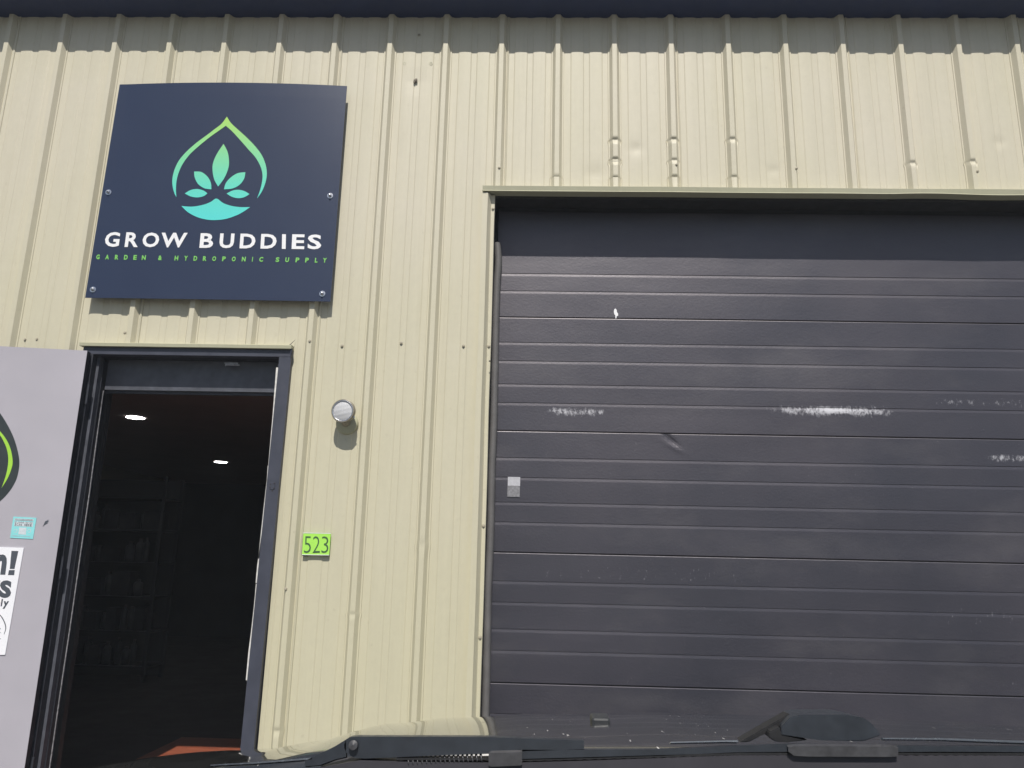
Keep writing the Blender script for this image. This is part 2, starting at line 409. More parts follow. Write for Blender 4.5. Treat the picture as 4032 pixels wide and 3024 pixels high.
GX0, GX1, GTOP = -0.045, 3.70, 3.185       # roller door opening
DX0, DX1, DTOP = -2.045, -1.000, 2.325     # shop door opening
sheets = [(-5.4864 + i * 3 * P, -5.4864 + (i + 1) * 3 * P) for i in range(14)]
for (a, b_) in sheets:
    a += .03; b_ += .03
    vs, fs = [], []
    spans = []     # (x0,x1,z0)
    cuts = sorted({a, b_} | {c for c in (GX0, GX1, DX0, DX1) if a < c < b_})
    for x0, x1 in zip(cuts, cuts[1:]):
        mid = (x0 + x1) / 2; z0 = GZ + .01
        if GX0 < mid < GX1: z0 = GTOP
        if DX0 < mid < DX1: z0 = DTOP
        fine = None
        if z0 == GTOP or -1.1 < x0 < -.2: fine = (3.2, 3.56) if z0 == GTOP else (.5, 1.5)
        siding_piece(vs, fs, x0, x1, z0, TOPZ, fine)
    # the lap edge of the sheet: a thin return standing just proud of its neighbour
    z0 = GZ + .01
    m0 = a + .002
    if GX0 < m0 < GX1: z0 = GTOP
    if DX0 < m0 < DX1: z0 = DTOP
    o = finish('siding_sheet', vs, fs, M['cream'], bld)
# lap lines between sheets: narrow proud edge strips
for (a, b_) in sheets[1:]:
    x = a + .03; z0 = GZ + .01
    if GX0 < x < GX1: z0 = GTOP
    if DX0 < x < DX1: z0 = DTOP
    vs, fs = sweep_v([(x + .0005, -.0045), (x + .0045, -.0085), (x + .010, -.0050), (x + .0115, .0)], z0, TOPZ - .01, 60, .0030, x)
    finish('lap_edge', vs, fs, M['cream'], bld)

# eave: dark soffit and fascia
box('soffit', -5.6, 7.6, -.148, .03, SOFF, SOFF + .02, M['navy_soffit'], bld)
box('fascia', -5.6, 7.6, -.160, -.143, SOFF - .004, SOFF + .22, M['navy_soffit'], bld, .003)
vs = [(-5.6, -.18, SOFF + .22), (7.6, -.18, SOFF + .22), (7.6, 9.0, SOFF + 1.2), (-5.6, 9.0, SOFF + 1.2), (-5.6, -.18, SOFF + .25), (7.6, -.18, SOFF + .25), (7.6, 9.0, SOFF + 1.23), (-5.6, 9.0, SOFF + 1.23)]
finish('roof', vs, [(0, 3, 2, 1), (4, 5, 6, 7), (0, 1, 5, 4), (1, 2, 6, 5), (2, 3, 7, 6), (3, 0, 4, 7)], M['navy_soffit'], bld)
for x in (-5.46, 7.34): box('side_wall', x - .02, x + .02, .04, 9.0, GZ, SOFF, M['cream'], bld)
box('back_wall', -5.4, 7.3, 8.9, 8.95, GZ, SOFF, M['cream'], bld)

# screws in the siding
scr = None
SCREWS = [(146, 1336, 0), (492, 1311, 1), (1220, 1343, 1), (1347, 1362, 0), (1580, 1351, 0), (1825, 1362, 0), (1966, 660, 1), (3136, 663, 1), (2664, 648, 1), (3849, 675, 1), (1125, 2319, 1), (1650, 137, 0), (100, 1337, 0)]
def screw_mesh():
    bm = bmesh.new()
    add_lathe(bm, [(.0085, 0), (.0085, .0015), (.0055, .002), (.0052, .006), (0, .0065)], (0, 0, 0), (0, -1, 0), 6); shade_normals(bm)
    me = bpy.data.meshes.new('screw'); bm.to_mesh(me); bm.free(); me.materials.append(M['screw']); return me
SM = screw_mesh()
def put_screw(x, y, z):
    o = bpy.data.objects.new('screw', SM); COL.objects.link(o); o.parent = bld; o.location = Vector((x, y, z)) - world_loc(bld)
for u, v, r in SCREWS:
    q = at(u, v, -.029 if r else -.002); put_screw(q.x, q.y, q.z)
for k in range(9, 24): # the same screw row carried on beyond the photographed part
    put_screw((k) * P + .1, -.002, 3.33) if k > 9 else None
HOLE = []
for u, v, y in ((1928, 1422, -.046), (1686, 1818, -.001), (1662, 2190, -.001)):
    q = at(u, v, y - .002); bm = bmesh.new(); add_lathe(bm, [(.0042, 0), (.0042, .0012), (0, .0013)], q, (0, -1, 0), 10); from_bm('screw_hole', bm, M['dark_hole'], bld)
# old torn fixing left of the roller door opening
q = at(1638, 320, -.004); bm = bmesh.new()
for k in range(9):
    a = random.uniform(0, 6.28); r = random.uniform(.002, .011); w = random.uniform(.003, .008)
    add_box(bm, q.x + r * math.cos(a) - w, q.x + r * math.cos(a) + w * .6, -.009 - random.random() * .004, -.003, q.z + r * math.sin(a) - w * .6, q.z + r * math.sin(a) + w)
from_bm('torn_fixing', bm, painted('rusty_fixing', (0.16, 0.13, 0.09), .6, .6, 90), bld)
for u in (1593, 1697):
    q = at(u, 251, -.003); bm = bmesh.new(); add_lathe(bm, [(.009, 0), (.009, .0015), (.006, .0015), (.006, 0)], q, (0, -1, 0), 14); from_bm('old_mark', bm, M['trim'], bld)

# trims of the roller door opening
fl = [(-.004, GTOP + .027), (-.050, GTOP + .0235), (-.0535, GTOP + .0215), (-.049, GTOP - .002), (-.052, GTOP - .006), (-.047, GTOP - .008), (-.04, GTOP - .004), (.012, GTOP - .004)]
vs, fs = extrude_profile(fl, -.075, GX1 + .06, 90)
vs = [(x, y - .0022 * noise.noise(Vector((x * 2.5, 0, 1))) * (1 if z < GTOP + .015 else 0), z + .0016 * noise.noise(Vector((x * 1.8, 5, 1))) + (0.0035 * math.sin((x - 2.0) * 9) if (2.0 < x < 2.7 and z < GTOP) else 0)) for x, y, z in vs]
finish('header_trim', vs, fs, M['trim'], bld)
box('header_trim_end', -.0765, -.0745, -.052, .0, GTOP - .004, GTOP + .024, M['trim'], bld)
jt = [(-.0745, .004), (-.0745, -.044), (-.047, -.045), (-.030, -.012), (-.013, -.012), (-.0115, -.004), (-.0125, .03)]
vs, fs = sweep_v(jt, GZ + .01, GTOP - .012, 60, .003, 3.3); finish('jamb_trim', vs, fs, M['cream'], bld)
vs, fs = sweep_v([(GX1 + x2 if False else GX1 - x - .0, y) for x, y in reversed(jt)], GZ + .01, GTOP - .012, 60, .003, 4.3); finish('jamb_trim', vs, fs, M['cream'], bld)
for v, y in ((822, -.013), (1363, -.013), (2070, -.013), (2510, -.013)):
    q = at({822: 1948, 1363: 1928, 2070: 1904, 2510: 1895}[v], v, y); put_screw(-.0215, -.013, q.z)
# dark recess behind the trims
box('recess_head', GX0 + .03, GX1 - .03, .0, .34, GTOP + .002, GTOP + .02, M['reveal'], bld)
box('recess_head_board', GX0 + .03, GX1 - .03, .012, .016, GTOP - .018, GTOP + .002, M['reveal'], bld)
box('recess_jamb', GX0 - .02, -.0135, .035, .34, GZ, GTOP, M['reveal'], bld)
box('recess_jamb', GX1 + .0135 - .03, GX1 + .05, .035, .34, GZ, GTOP, M['reveal'], bld)

# ---- the roller door itself
rd = thing('overhead_door', 'wide closed charcoal sectional overhead door with ribbed embossed panels and white scuffs', 'garage door', (1.83, .15, GZ))
YD = .15
JO = 2.5635; SH = .5983
def section(zt, zb):
    prof = [(YD + .004, zt), (YD + .001, zt - .0008), (YD, zt - .004)]
    for gof in (.133, .2315, .3545, .451):
        z = zt - gof
        if z > 2.905: continue   # the top of the highest section is plain
        if z - .02 < zb: break
        prof += [(YD, z + .0012), (YD + .0045, z + .0009), (YD + .0045, z - .0012), (YD + .0016, z - .0014), (YD + .0014, z - .0040), (YD + .0002, z - .0135), (YD, z - .016)]
    prof += [(YD, zb + .004), (YD + .004, zb + .0012)]
    # split long flats for dents
    out = [prof[0]]
    for a, c in zip(prof, prof[1:]):
        n = max(1, int(abs(a[1] - c[1]) / .012))
        for i in range(1, n + 1): out.append((a[0] + (c[0] - a[0]) * i / n, a[1] + (c[1] - a[1]) * i / n))
    vs, fs = extrude_profile(out, .0, GX1 - .035, 240)
    w = []
    for x, y, z in vs:
        y += .004 * noise.noise(Vector((x * .55, z * 1.3, 3))) + .0012 * noise.noise(Vector((x * 2, z * 4, 9)))
        # the pressed dent under the third joint
        dx = (x - .895); dz = (z - 1.932)
        t = dx * .8 + dz * 1.9; s = dx * 1.0 - dz * .55
        y += .006 * math.exp(-((dx + .0) / .030) ** 2 - ((dz + dx * .75 - .0) / .016) ** 2) * (1 if z < 1.963 else 0)
        y -= .002 * math.exp(-((dx - .01) / .05) ** 2 - ((dz + .03 + dx * .5) / .015) ** 2) * (1 if z < 1.963 else 0)
        w.append((x, y, z))
    back = YD + .045
    return w, fs
joints = [JO + SH, JO, JO - SH, JO - 2 * SH, JO - 3 * SH, JO - 4 * SH]
for a, c in zip(joints, joints[1:]):
    c2 = max(c, GZ + .015)
    w, fs = section(a - .0012, c2 + .0012)
    if c2 > GZ + .1 or True: finish('door_section', w, fs, M['roller'], rd, smooth=False)
box('backing', .0, GX1 - .035, YD + .012, YD + .05, GZ, GTOP + .1, M['reveal'], rd)
vs, fs = sweep_v([(-.0135, .146), (-.014, .110), (-.008, .099), (.004, .094), (.016, .100), (.021, .116), (.022, .140)], GZ, 2.96, 70, .006, 8.1,
                 lambda z: (.010 * max(0, (z - 2.75)) * 4 * math.sin((z - 2.7) * 16) if z > 2.75 else 0)); finish('side_seal', vs, fs, M['seal'], rd, smooth=True)
vs, fs = sweep_v([(GX1 - .07, .14), (GX1 - .065, .107), (GX1 - .045, .094), (GX1 - .03, .11), (GX1 - .03, .14)], GZ, 2.96, 70, .004, 9.1); finish('side_seal', vs, fs, M['seal'], rd, smooth=True)
# bare sticker patch and bird dropping stay on the door skin as print/mark of their own
q0, q1 = at(2000, 1878, YD), at(2047, 1957, YD); zm = at(2020, 1913, YD).z
bm = bmesh.new(); add_box(bm, q0.x, q1.x, YD - .0045, YD - .0025, zm, q0.z); from_bm('sticker_top', bm, painted('faded_sticker', (.50, .50, .54), .5, .15, 60), rd)
bm = bmesh.new(); add_box(bm, q0.x - .001, q1.x - .001, YD - .0042, YD - .0022, q1.z, zm - .001); from_bm('sticker_residue', bm, painted('sticker_residue', (.24, .24, .26), .7, .35, 120), rd)
def blob(name, pts, y, mat, parent, th=.0015):
    bm = bmesh.new(); P3 = [at(u, v, y) for u, v in pts]
    f = [bm.verts.new((p.x, y, p.z)) for p in P3]; k = [bm.verts.new((p.x, y + th, p.z)) for p in P3]
    bm.faces.new(f); n = len(f)
    for i in range(n): bm.faces.new((f[i], f[(i + 1) % n], k[(i + 1) % n], k[i]))
    return from_bm(name, bm, mat, parent)
dz = lambda cu, cv: (1800 + cu / 1.843, 700 + cv / 1.843)
blob('bird_dropping', [dz(*q) for q in ((1140, 955), (1150, 948), (1158, 960), (1160, 975), (1168, 985), (1168, 1002), (1158, 1003), (1155, 1020), (1149, 1020), (1148, 1000), (1141, 990), (1137, 972))], YD - .0035, M['white'], rd, .002)

# ---- shop door frame
fr = thing('shop_doorway', 'charcoal painted steel door frame around the dark open shop entrance', 'door frame', (-1.52, 0, GZ))
ZH = 2.284
# frame faces
box('frame_head', -2.045, -.996, -.034, .012, ZH, 2.322, M['frame'], fr, .002)
bm = bmesh.new()
vsx = [(-1.0555, -.034), (-.9955, -.034), (-.9955, .012), (-1.0555, .012)]
def prism_v(bm, poly, z0, z1, xs0=0, xs1=0):
    a = [bm.verts.new((x + xs0, y, z0)) for x, y in poly]; c = [bm.verts.new((x + xs1, y, z1)) for x, y in poly]
    bm.faces.new(list(reversed(a))); bm.faces.new(c); n = len(a)
    for i in range(n): bm.faces.new((a[i], a[(i + 1) % n], c[(i + 1) % n], c[i]))
prism_v(bm, vsx, GZ, ZH - .0005, -.014, 0); from_bm('frame_jamb', bm, M['frame'], fr)
box('frame_jamb', -2.045, -1.990, -.034, .03, GZ, ZH - .0005, M['frame_dark'], fr, .002)
box('door_stop', -1.9895, -1.9755, .005, .04, GZ, ZH - .001, M['stop'], fr, .001)
box('jamb_return', -2.03, -1.9905, .0315, .16, GZ, ZH, M['frame_dark'], fr)
box('inner_jamb', -1.99, -1.972, .0405, .066, GZ, ZH - .01, M['frame_dark'], fr)
# worn pale edge line along the inner opening, left
vs, fs = sweep_v([(-1.9715, .067), (-1.9675, .0665), (-1.967, .071)], GZ, 2.122, 160, .0035, 12.3); finish('worn_edge', vs, fs, M['strip_worn'], fr)
box('frame_soffit', -2.0, -1.0, .013, .120, ZH + .0, ZH + .012, M['frame_dark'], fr)
bm = bmesh.new()
add_box(bm, -1.966, -1.06, .068, .08, 2.1265, ZH - .001)
from_bm('transom_panel', bm, M['stop'], fr)
box('transom_lip', -1.966, -1.07, .0805, .086, 2.110, 2.15, M['frame_dark'], fr)
box('jamb_return', -1.065, -1.0, .0125, .16, GZ, ZH, M['reveal'], fr)
# drip trim above the frame
tp = [(-.002, 2.344), (-.048, 2.342), (-.052, 2.339), (-.050, 2.323), (-.046, 2.3225), (0.0, 2.324)]
q0, q1 = at(313, 1352, -.05), at(1147, 1362, -.05)
vs, fs = extrude_profile(tp, q0.x, q1.x, 30); vs = [(x, y, z + .0012 * noise.noise(Vector((x * 4, 1, 1)))) for x, y, z in vs]; finish('drip_trim', vs, fs, M['trim'], fr)
box('drip_trim_end', q1.x - .001, q1.x + .001, -.050, 0, 2.3235, 2.343, M['trim'], fr)
# bent tag of flashing at the right end and a kink in the sheet above it
bm = bmesh.new(); a = at(1151, 1372, -.05); c_ = at(1144, 1410, -.04); d_ = at(1140, 1372, -.04); e_ = at(1152, 1376, -.03)
f = [bm.verts.new(v) for v in (d_, a, e_, c_)]; bm.faces.new(f); bm.verts.ensure_lookup_table()
r_ = bmesh.ops.extrude_face_region(bm, geom=bm.faces[:]); bmesh.ops.translate(bm, verts=[v for v in r_['geom'] if isinstance(v, bmesh.types.BMVert)], vec=(0, .006, 0)); from_bm('bent_flashing', bm, M['frame'], fr)
bm = bmesh.new(); a, c_ = at(1141, 1358, -.045), at(1163, 1338, -.012); add_tube(bm, [a, c_], [.002, .0006], 5); from_bm('bent_flashing', bm, M['frame_dark'], fr)
# closer bracket under the head
bm = bmesh.new(); a = at(893, 1433, .05); c_ = at(950, 1443, .05); add_box(bm, a.x, c_.x - .008, .02, .026, a.z - .006, a.z); add_box(bm, a.x + .008, c_.x, .02, .03, c_.z - .002, c_.z + .003); add_box(bm, a.x + .004, a.x + .008, .02, .026, c_.z - .006, a.z); from_bm('closer_bracket', bm, painted('worn_bracket', (.42, .42, .44), .5, .5, 90), fr)
# strike recess on the right jamb
q = at(1073, 1914, -.034); bm = bmesh.new(); add_box(bm, q.x - .012, q.x + .012, -.0365, -.0345, q.z - .016, q.z + .016, .0008); from_bm('strike_plate', bm, M['frame'], fr)
for dx, dzz in ((-.010, .008), (.008, .012), (-.010, -.008), (.009, -.010), (.001, -.022)):
    bm = bmesh.new(); add_lathe(bm, [(.0028, 0), (.0028, .001), (0, .0011)], (q.x + dx, -.0366 if abs(dzz) < .016 else -.0345, q.z + dzz), (0, -1, 0), 8); from_bm('screw_hole', bm, M['dark_hole'], fr)
# pale torn weatherstrip down the right side, in pieces
cz = lambda cu, cv: (cu / 1.58, 1300 + cv / 1.58)
dzc = lambda cu, cv: (cu / 1.58, 2100 + cv / 1.58)
for pts in ([cz(1718, 232), cz(1735, 232), cz(1722, 370), cz(1706, 535), cz(1697, 620), cz(1686, 700), cz(1680, 775), cz(1674, 838), cz(1669, 838), cz(1675, 770), cz(1686, 640), cz(1695, 540)],
            [cz(1666, 842), cz(1675, 842), cz(1668, 960), cz(1655, 1110), cz(1638, 1240), cz(1625, 1330), cz(1612, 1422), cz(1606, 1422), cz(1622, 1270), cz(1645, 1060), cz(1660, 930)],
            [dzc(1628, 0), dzc(1636, 0), dzc(1618, 150), dzc(1607, 250), dzc(1600, 310), dzc(1590, 308), dzc(1600, 200), dzc(1612, 110)],
            [dzc(1592, 316), dzc(1600, 316), dzc(1584, 480), dzc(1570, 620), dzc(1553, 760), dzc(1538, 914), dzc(1529, 914), dzc(1545, 740), dzc(1563, 600), dzc(1580, 450)]):
    blob('weather_strip', pts, -.002, M['strip'], fr, .006)

# ---- open leaf of the shop door, swung out almost flat to the wall
HX, HY = -1.992, -.085; DTZ = 2.288
ddir = Vector((-(2.38986 - 1.992), -(.14498 - .085), 0)).normalized(); dn = Vector((ddir.y, -ddir.x, 0)); dn = dn if dn.y < 0 else -dn
HP = Vector((HX, HY, DTZ))
def on_door(u, v, off=.0):
    C, d = ray(u, v); P0 = HP + dn * off
    t = (P0 - C).dot(dn) / d.dot(dn); return C + d * t
leaf = thing('open_door_leaf', 'pale lilac grey shop door swung open, flat against the wall left of the entrance', 'door', (HX, HY, GZ + .02))
def slab(name, a, width, depth, z0, z1, mat, parent, inset=.0):
    bm = bmesh.new(); A = Vector((a.x, a.y, 0)); B = A + ddir * width; D = -dn * depth
    pts = [A, B, B + D, A + D]
    lo = [bm.verts.new((q.x, q.y, z0)) for q in pts]; hi = [bm.verts.new((q.x, q.y, z1)) for q in pts]
    bm.faces.new(lo); bm.faces.new(hi)
    for i in range(4): bm.faces.new((lo[i], lo[(i + 1) % 4], hi[(i + 1) % 4], hi[i]))
    return from_bm(name, bm, mat, parent)
slab('door_face', HP, .914, .003, GZ + .02, DTZ, M['door'], leaf)
slab('door_core', HP - dn * .0035 - ddir * 0, .914, .041, GZ + .02, DTZ - .0, M['frame_dark'], leaf)
for z in (GZ + .25, 1.25, 2.08):
    bm = bmesh.new(); add_tube(bm, [(HX + .006, HY + .044, z - .05), (HX + .006, HY + .044, z + .05)], .006, 10); from_bm('hinge', bm, M['frame_dark'], leaf)
# print on the leaf
def poly_on(fn, name, pts, mat, parent, off=.0012, th=.0010, nrm=None):
    nrm = nrm or dn
    bm = bmesh.new(); f = [bm.verts.new(fn(u, v) + nrm * off) for u, v in pts]; k = [bm.verts.new(v.co - nrm * th) for v in f]
    bm.faces.new(f); n = len(f)
    for i in range(n): bm.faces.new((f[i], f[(i + 1) % n], k[(i + 1) % n], k[i]))
    return from_bm(name, bm, mat, parent)
e = lambda cu, cv: (cu / 1.508, 1500 + cv / 1.508)
h = lambda cu, cv: (cu / 2.5525, 1950 + cv / 2.5525)
def dloc(p): q = p - HP; return q.dot(ddir), q.z
def dpt(s, z, off=.0): return HP + ddir * s + Vector((0, 0, z)) + dn * off
def smooth_curve(pts, k=6):
    out = []
    n = len(pts)
    for i in range(n - 1):
        p0, p1, p2, p3 = pts[max(i - 1, 0)], pts[i], pts[i + 1], pts[min(i + 2, n - 1)]
        for j in range(k):
            t = j / k
            out.append(tuple(.5 * (2 * b + (c - a) * t + (2 * a - 5 * b + 4 * c - d) * t * t + (3 * b - a - 3 * c + d) * t ** 3) for a, b, c, d in zip(p0, p1, p2, p3)))
    out.append(tuple(pts[-1])); return out
AX = .62   # axis of the round logo along the leaf (beyond the picture edge)
half = [dloc(on_door(*e(u, v))) for u, v in ((-60, 110), (0, 190), (50, 270), (90, 360), (115, 470), (105, 560), (80, 620), (45, 670), (0, 715), (-60, 755))]
AXZ = half[0][1]
tipz = half[0][1] + .16
half = [(AX, tipz + .02), (AX - .07, tipz - .06)] + half + [(AX - .02, half[-1][1] - .02)]
half = smooth_curve(half, 6)
outline = [dpt(s, z, .0008) for s, z in half] + [dpt(2 * AX - s, z, .0008) for s, z in reversed(half)]
bm = bmesh.new(); n = len(half)
A_ = [bm.verts.new(p) for p in outline[:n]]; B_ = [bm.verts.new(p) for p in reversed(outline[n:])]
for i in range(n - 1): bm.faces.new((A_[i], A_[i + 1], B_[i + 1], B_[i]))
from_bm('round_logo', bm, M['logo_dark'], leaf)
oc = smooth_curve([dloc(on_door(*e(*q))) for q in ((-40, 262), (0, 298), (30, 335), (55, 380), (70, 430), (76, 485), (66, 530), (45, 580), (10, 636))], 5)
ic = smooth_curve([dloc(on_door(*e(*q))) for q in ((-40, 288), (0, 322), (22, 358), (40, 400), (49, 445), (49, 490), (42, 535), (30, 580), (10, 636))], 5)
for mir in (0, 1):
    bm = bmesh.new(); f = (lambda s: 2 * AX - s) if mir else (lambda s: s)
    A_ = [bm.verts.new(dpt(f(s), z, .0016)) for s, z in oc]; B_ = [bm.verts.new(dpt(f(s), z, .0016)) for s, z in ic]
    for i in range(len(A_) - 1): bm.faces.new((A_[i], A_[i + 1], B_[i + 1], B_[i]))
    from_bm('lime_arc', bm, M['lime'], leaf)
# scrape marks on the leaf
for pts in (((430, 316), (455, 262), (492, 246), (478, 262), (492, 262), (470, 280), (484, 278), (452, 298)),):
    poly_on(lambda u, v: on_door(*h(u, v)), 'scrape_mark', pts, M['ink'], leaf, .0010, .0006)

# text helper: glyphs of the built-in font fitted to measured boxes
_glyph = {}
def glyph(ch, bold=0.0):
    key = (ch, bold)
    if key not in _glyph:
        cu = bpy.data.curves.new('glyph', 'FONT'); cu.body = ch; cu.offset = bold; cu.resolution_u = 3
        o = bpy.data.objects.new('glyph', cu); COL.objects.link(o); bpy.context.view_layer.update()
        me = bpy.data.meshes.new_from_object(o.evaluated_get(bpy.context.evaluated_depsgraph_get()))
        vs = [(v.co.x, v.co.y) for v in me.vertices]; fs = [tuple(p.vertices) for p in me.polygons]
        xs = [v[0] for v in vs]; ys = [v[1] for v in vs]
        x0, x1, y0, y1 = min(xs), max(xs), min(ys), max(ys)
        _glyph[key] = ([((x - x0) / (x1 - x0), (y - y0) / (y1 - y0)) for x, y in vs], fs)
        bpy.data.objects.remove(o); bpy.data.meshes.remove(me); bpy.data.curves.remove(cu)
    return _glyph[key]
def lettering(name, items, fn, mat, parent, nrm, off=.001, bold=0.0, label=None):
    """items: (char, (u,v) top-left, top-right, bottom-right, bottom-left); fn maps a photo point onto the surface"""
    vs, fs = [], []
    for ch, tl, tr, br, bl in items:
        gv, gf = glyph(ch, bold); n0 = len(vs)
        a, b_, c_, d_ = fn(*tl), fn(*tr), fn(*br), fn(*bl)
        for x, y in gv:
            p = (d_ * (1 - x) + c_ * x) * (1 - y) + (a * (1 - x) + b_ * x) * y
            vs.append(p + nrm * off)
        for f in gf: fs.append(tuple(n0 + i for i in f))
    o = finish(name, vs, fs, mat, parent, label=label); return o

# poster and sticker on the leaf: own things
poster = thing('poster', 'white poster with heavy black lettering on the open grey door', 'poster', on_door(*h(60, 1600)))
poly_on(on_door, 'poster_sheet', [h(243, 528), h(55, 1603), h(-420, 1610), h(-235, 512)], M['poster_white'], poster, .004, .0035)
PO = .0045
lettering('poster_text', [('n', h(-35, 592), h(83, 597), h(58, 799), h(-68, 797))], on_door, M['ink'], poster, dn, PO, .055)
poly_on(on_door, 'poster_text', [h(120, 559), h(189, 561), h(150, 741), h(103, 740)], M['ink'], poster, PO, .0003)
poly_on(on_door, 'poster_text', [h(95, 752), h(153, 752), h(147, 803), h(85, 802)], M['ink'], poster, PO, .0003)
lettering('poster_text', [('T', h(-105, 852), h(8, 856), h(-25, 1032), h(-130, 1028)), ('S', h(8, 853), h(127, 857), h(112, 1034), h(-6, 1030))], on_door, M['ink'], poster, dn, PO, .06)
lettering('poster_text', [('p', h(-24, 1062), h(10, 1062), h(-8, 1140), h(-38, 1140)), ('l', h(22, 1042), h(36, 1042), h(24, 1115), h(10, 1115)), ('y', h(42, 1064), h(97, 1064), h(84, 1142), h(28, 1140))], on_door, M['ink'], poster, dn, PO, .04)
def ring_on(fn, name, cpts, w, mat, parent, nrm, off):
    C_ = smooth_curve(cpts, 5); bm = bmesh.new(); L = []
    for i, (u, v) in enumerate(C_):
        a = C_[max(0, i - 1)]; c_ = C_[min(len(C_) - 1, i + 1)]; d = Vector((c_[0] - a[0], c_[1] - a[1])).normalized(); t = w * (math.sin(math.pi * (i + .6) / (len(C_) + .2)) ** .5)
        L.append((bm.verts.new(fn(u - d.y * t, v + d.x * t) + nrm * off), bm.verts.new(fn(u + d.y * t, v - d.x * t) + nrm * off)))
    for a, c_ in zip(L, L[1:]): bm.faces.new((a[0], c_[0], c_[1], a[1]))
    return from_bm(name, bm, mat, parent)
ring_on(on_door, 'poster_emblem', [h(*q) for q in ((-60, 1165), (0, 1200), (35, 1245), (58, 1300), (62, 1345), (45, 1398))], 2.0, M['ink'], poster, dn, PO)
ring_on(on_door, 'poster_emblem', [h(*q) for q in ((-30, 1380), (-8, 1360), (6, 1336), (-4, 1368), (12, 1385))], 1.6, M['ink'], poster, dn, PO)
ring_on(on_door, 'poster_emblem', [h(*q) for q in ((-50, 1465), (-20, 1455), (12, 1440))], 1.6, M['ink'], poster, dn, PO)

stk = thing('sticker', 'small teal sticker reading SCAN HERE above the white poster', 'sticker', on_door(*h(235, 440)))
poly_on(on_door, 'sticker_sheet', [h(137, 215), h(369, 227), h(333, 440), h(104, 429)], M['teal'], stk, .0022, .0018)
poly_on(on_door, 'text_band', [h(152, 232), h(340, 240), h(338, 262), h(148, 254)], M['sticker_white'], stk, .0027, .0003)
poly_on(on_door, 'text_band', [h(150, 262), h(337, 270), h(330, 318), h(145, 310)], M['sticker_white'], stk, .0027, .0003)
poly_on(on_door, 'white_square', [h(196, 324), h(270, 327), h(262, 397), h(186, 393)], M['sticker_white'], stk, .0027, .0003)
for cu in (158, 295): ring_on(on_door, 'small_emblem', [h(cu - 17, 362), h(cu - 8, 345), h(cu + 12, 343), h(cu + 17, 360), h(cu + 4, 374), h(cu - 13, 370)], 1.2, M['sticker_white'], stk, dn, .0027)
def line_items(text, u0, u1, vt0, vt1, hgt, wfrac=.74, lean=-.17):
    n = len(text); out = []; st = (u1 - u0) / n
    for i, ch in enumerate(text):
        if ch == ' ': continue
        a = u0 + st * i; w = st * wfrac * (.35 if ch in "I!" else 1); a += st * (1 - wfrac) / 2 + (st * wfrac - w) / 2
        t = vt0 + (vt1 - vt0) * (i / n); l = lean * hgt
        out.append((ch, h(a, t), h(a + w, t), h(a + w + l, t + hgt), h(a + l, t + hgt)))
    return out
lettering('sticker_text', line_items('SCAN HERE', 150, 326, 282, 290, 24), on_door, M['ink'], stk, dn, .0032, .02)
lettering('sticker_text', line_items('OF COURSE YOU DO!', 152, 332, 263, 271, 15), on_door, M['frame'], stk, dn, .0032, .0)
for t0, nn in ((236, 16), (246, 18), (404, 18)):
    vs_, fs_ = [], []
    for i in range(nn):   # print too fine to read in the photograph: rows of small ticks
        u = 158 + i * 178 / nn - (t0 > 400) * 32; w = random.uniform(4, 8)
        for q in ((u, t0 + i * .5), (u + w, t0 + i * .5), (u + w, t0 + 5 + i * .5), (u, t0 + 5 + i * .5)): vs_.append(on_door(*h(*q)) + dn * .0032)
        fs_.append((len(vs_) - 4, len(vs_) - 3, len(vs_) - 2, len(vs_) - 1))
    finish('fine_print', vs_, fs_, M['frame'] if t0 < 400 else painted('pink_print', (.55, .40, .50), .5), stk)

# ------------------------------------------------------------------ interior of the shop
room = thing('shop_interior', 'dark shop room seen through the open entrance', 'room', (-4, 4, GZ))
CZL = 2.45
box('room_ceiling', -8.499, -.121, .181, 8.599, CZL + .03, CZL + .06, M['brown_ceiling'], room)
box('sunlit_wood_floor', -2.08, -.12, .17, 1.75, GZ + .01, GZ + .03, M['wood'], room); box('shaded_room_floor', -8.5, -2.085, .17, 1.75, GZ + .01, GZ + .029, M['shaded_floor'], room); box('shaded_room_floor', -8.5, -.12, 1.755, 8.6, GZ + .01, GZ + .029, M['shaded_floor'], room)  # wood colour kept to the sunlit patch; remaining floor coloured dark as its shade
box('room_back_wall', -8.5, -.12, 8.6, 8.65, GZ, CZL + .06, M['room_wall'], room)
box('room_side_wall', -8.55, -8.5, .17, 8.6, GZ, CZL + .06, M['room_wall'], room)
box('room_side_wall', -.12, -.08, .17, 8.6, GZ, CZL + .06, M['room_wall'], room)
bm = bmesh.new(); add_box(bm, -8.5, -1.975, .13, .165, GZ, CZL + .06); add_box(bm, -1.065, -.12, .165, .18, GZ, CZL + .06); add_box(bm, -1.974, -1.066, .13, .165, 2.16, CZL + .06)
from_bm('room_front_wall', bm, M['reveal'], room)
def on_ceiling(u, v):
    C, d = ray(u, v); return C + d * ((CZL + .0245 - C.z) / d.z)
for i, (u, v, lab) in enumerate(((533, 1645, 'round white ceiling light, nearer and left one inside the dark shop'), (869, 1820, 'round white ceiling light, farther one inside the dark shop'))):
    q = on_ceiling(u, v); cl = thing('ceiling_light', lab, 'ceiling light', (q.x, q.y, CZL), 'round ceiling lights in the dark shop')
    bm = bmesh.new(); add_lathe(bm, [(.0, 0), (.074, 0), (.074, .004)], (q.x, q.y, CZL + .0245), (0, 0, 1), 28); from_bm('diffuser', bm, M['lit'], cl)
    bm = bmesh.new(); add_lathe(bm, [(.0745, .028), (.0765, .027), (.079, .0285), (.079, .0305)], (q.x, q.y, CZL - .001), (0, 0, 1), 28); from_bm('rim', bm, M['black_plastic'], cl)
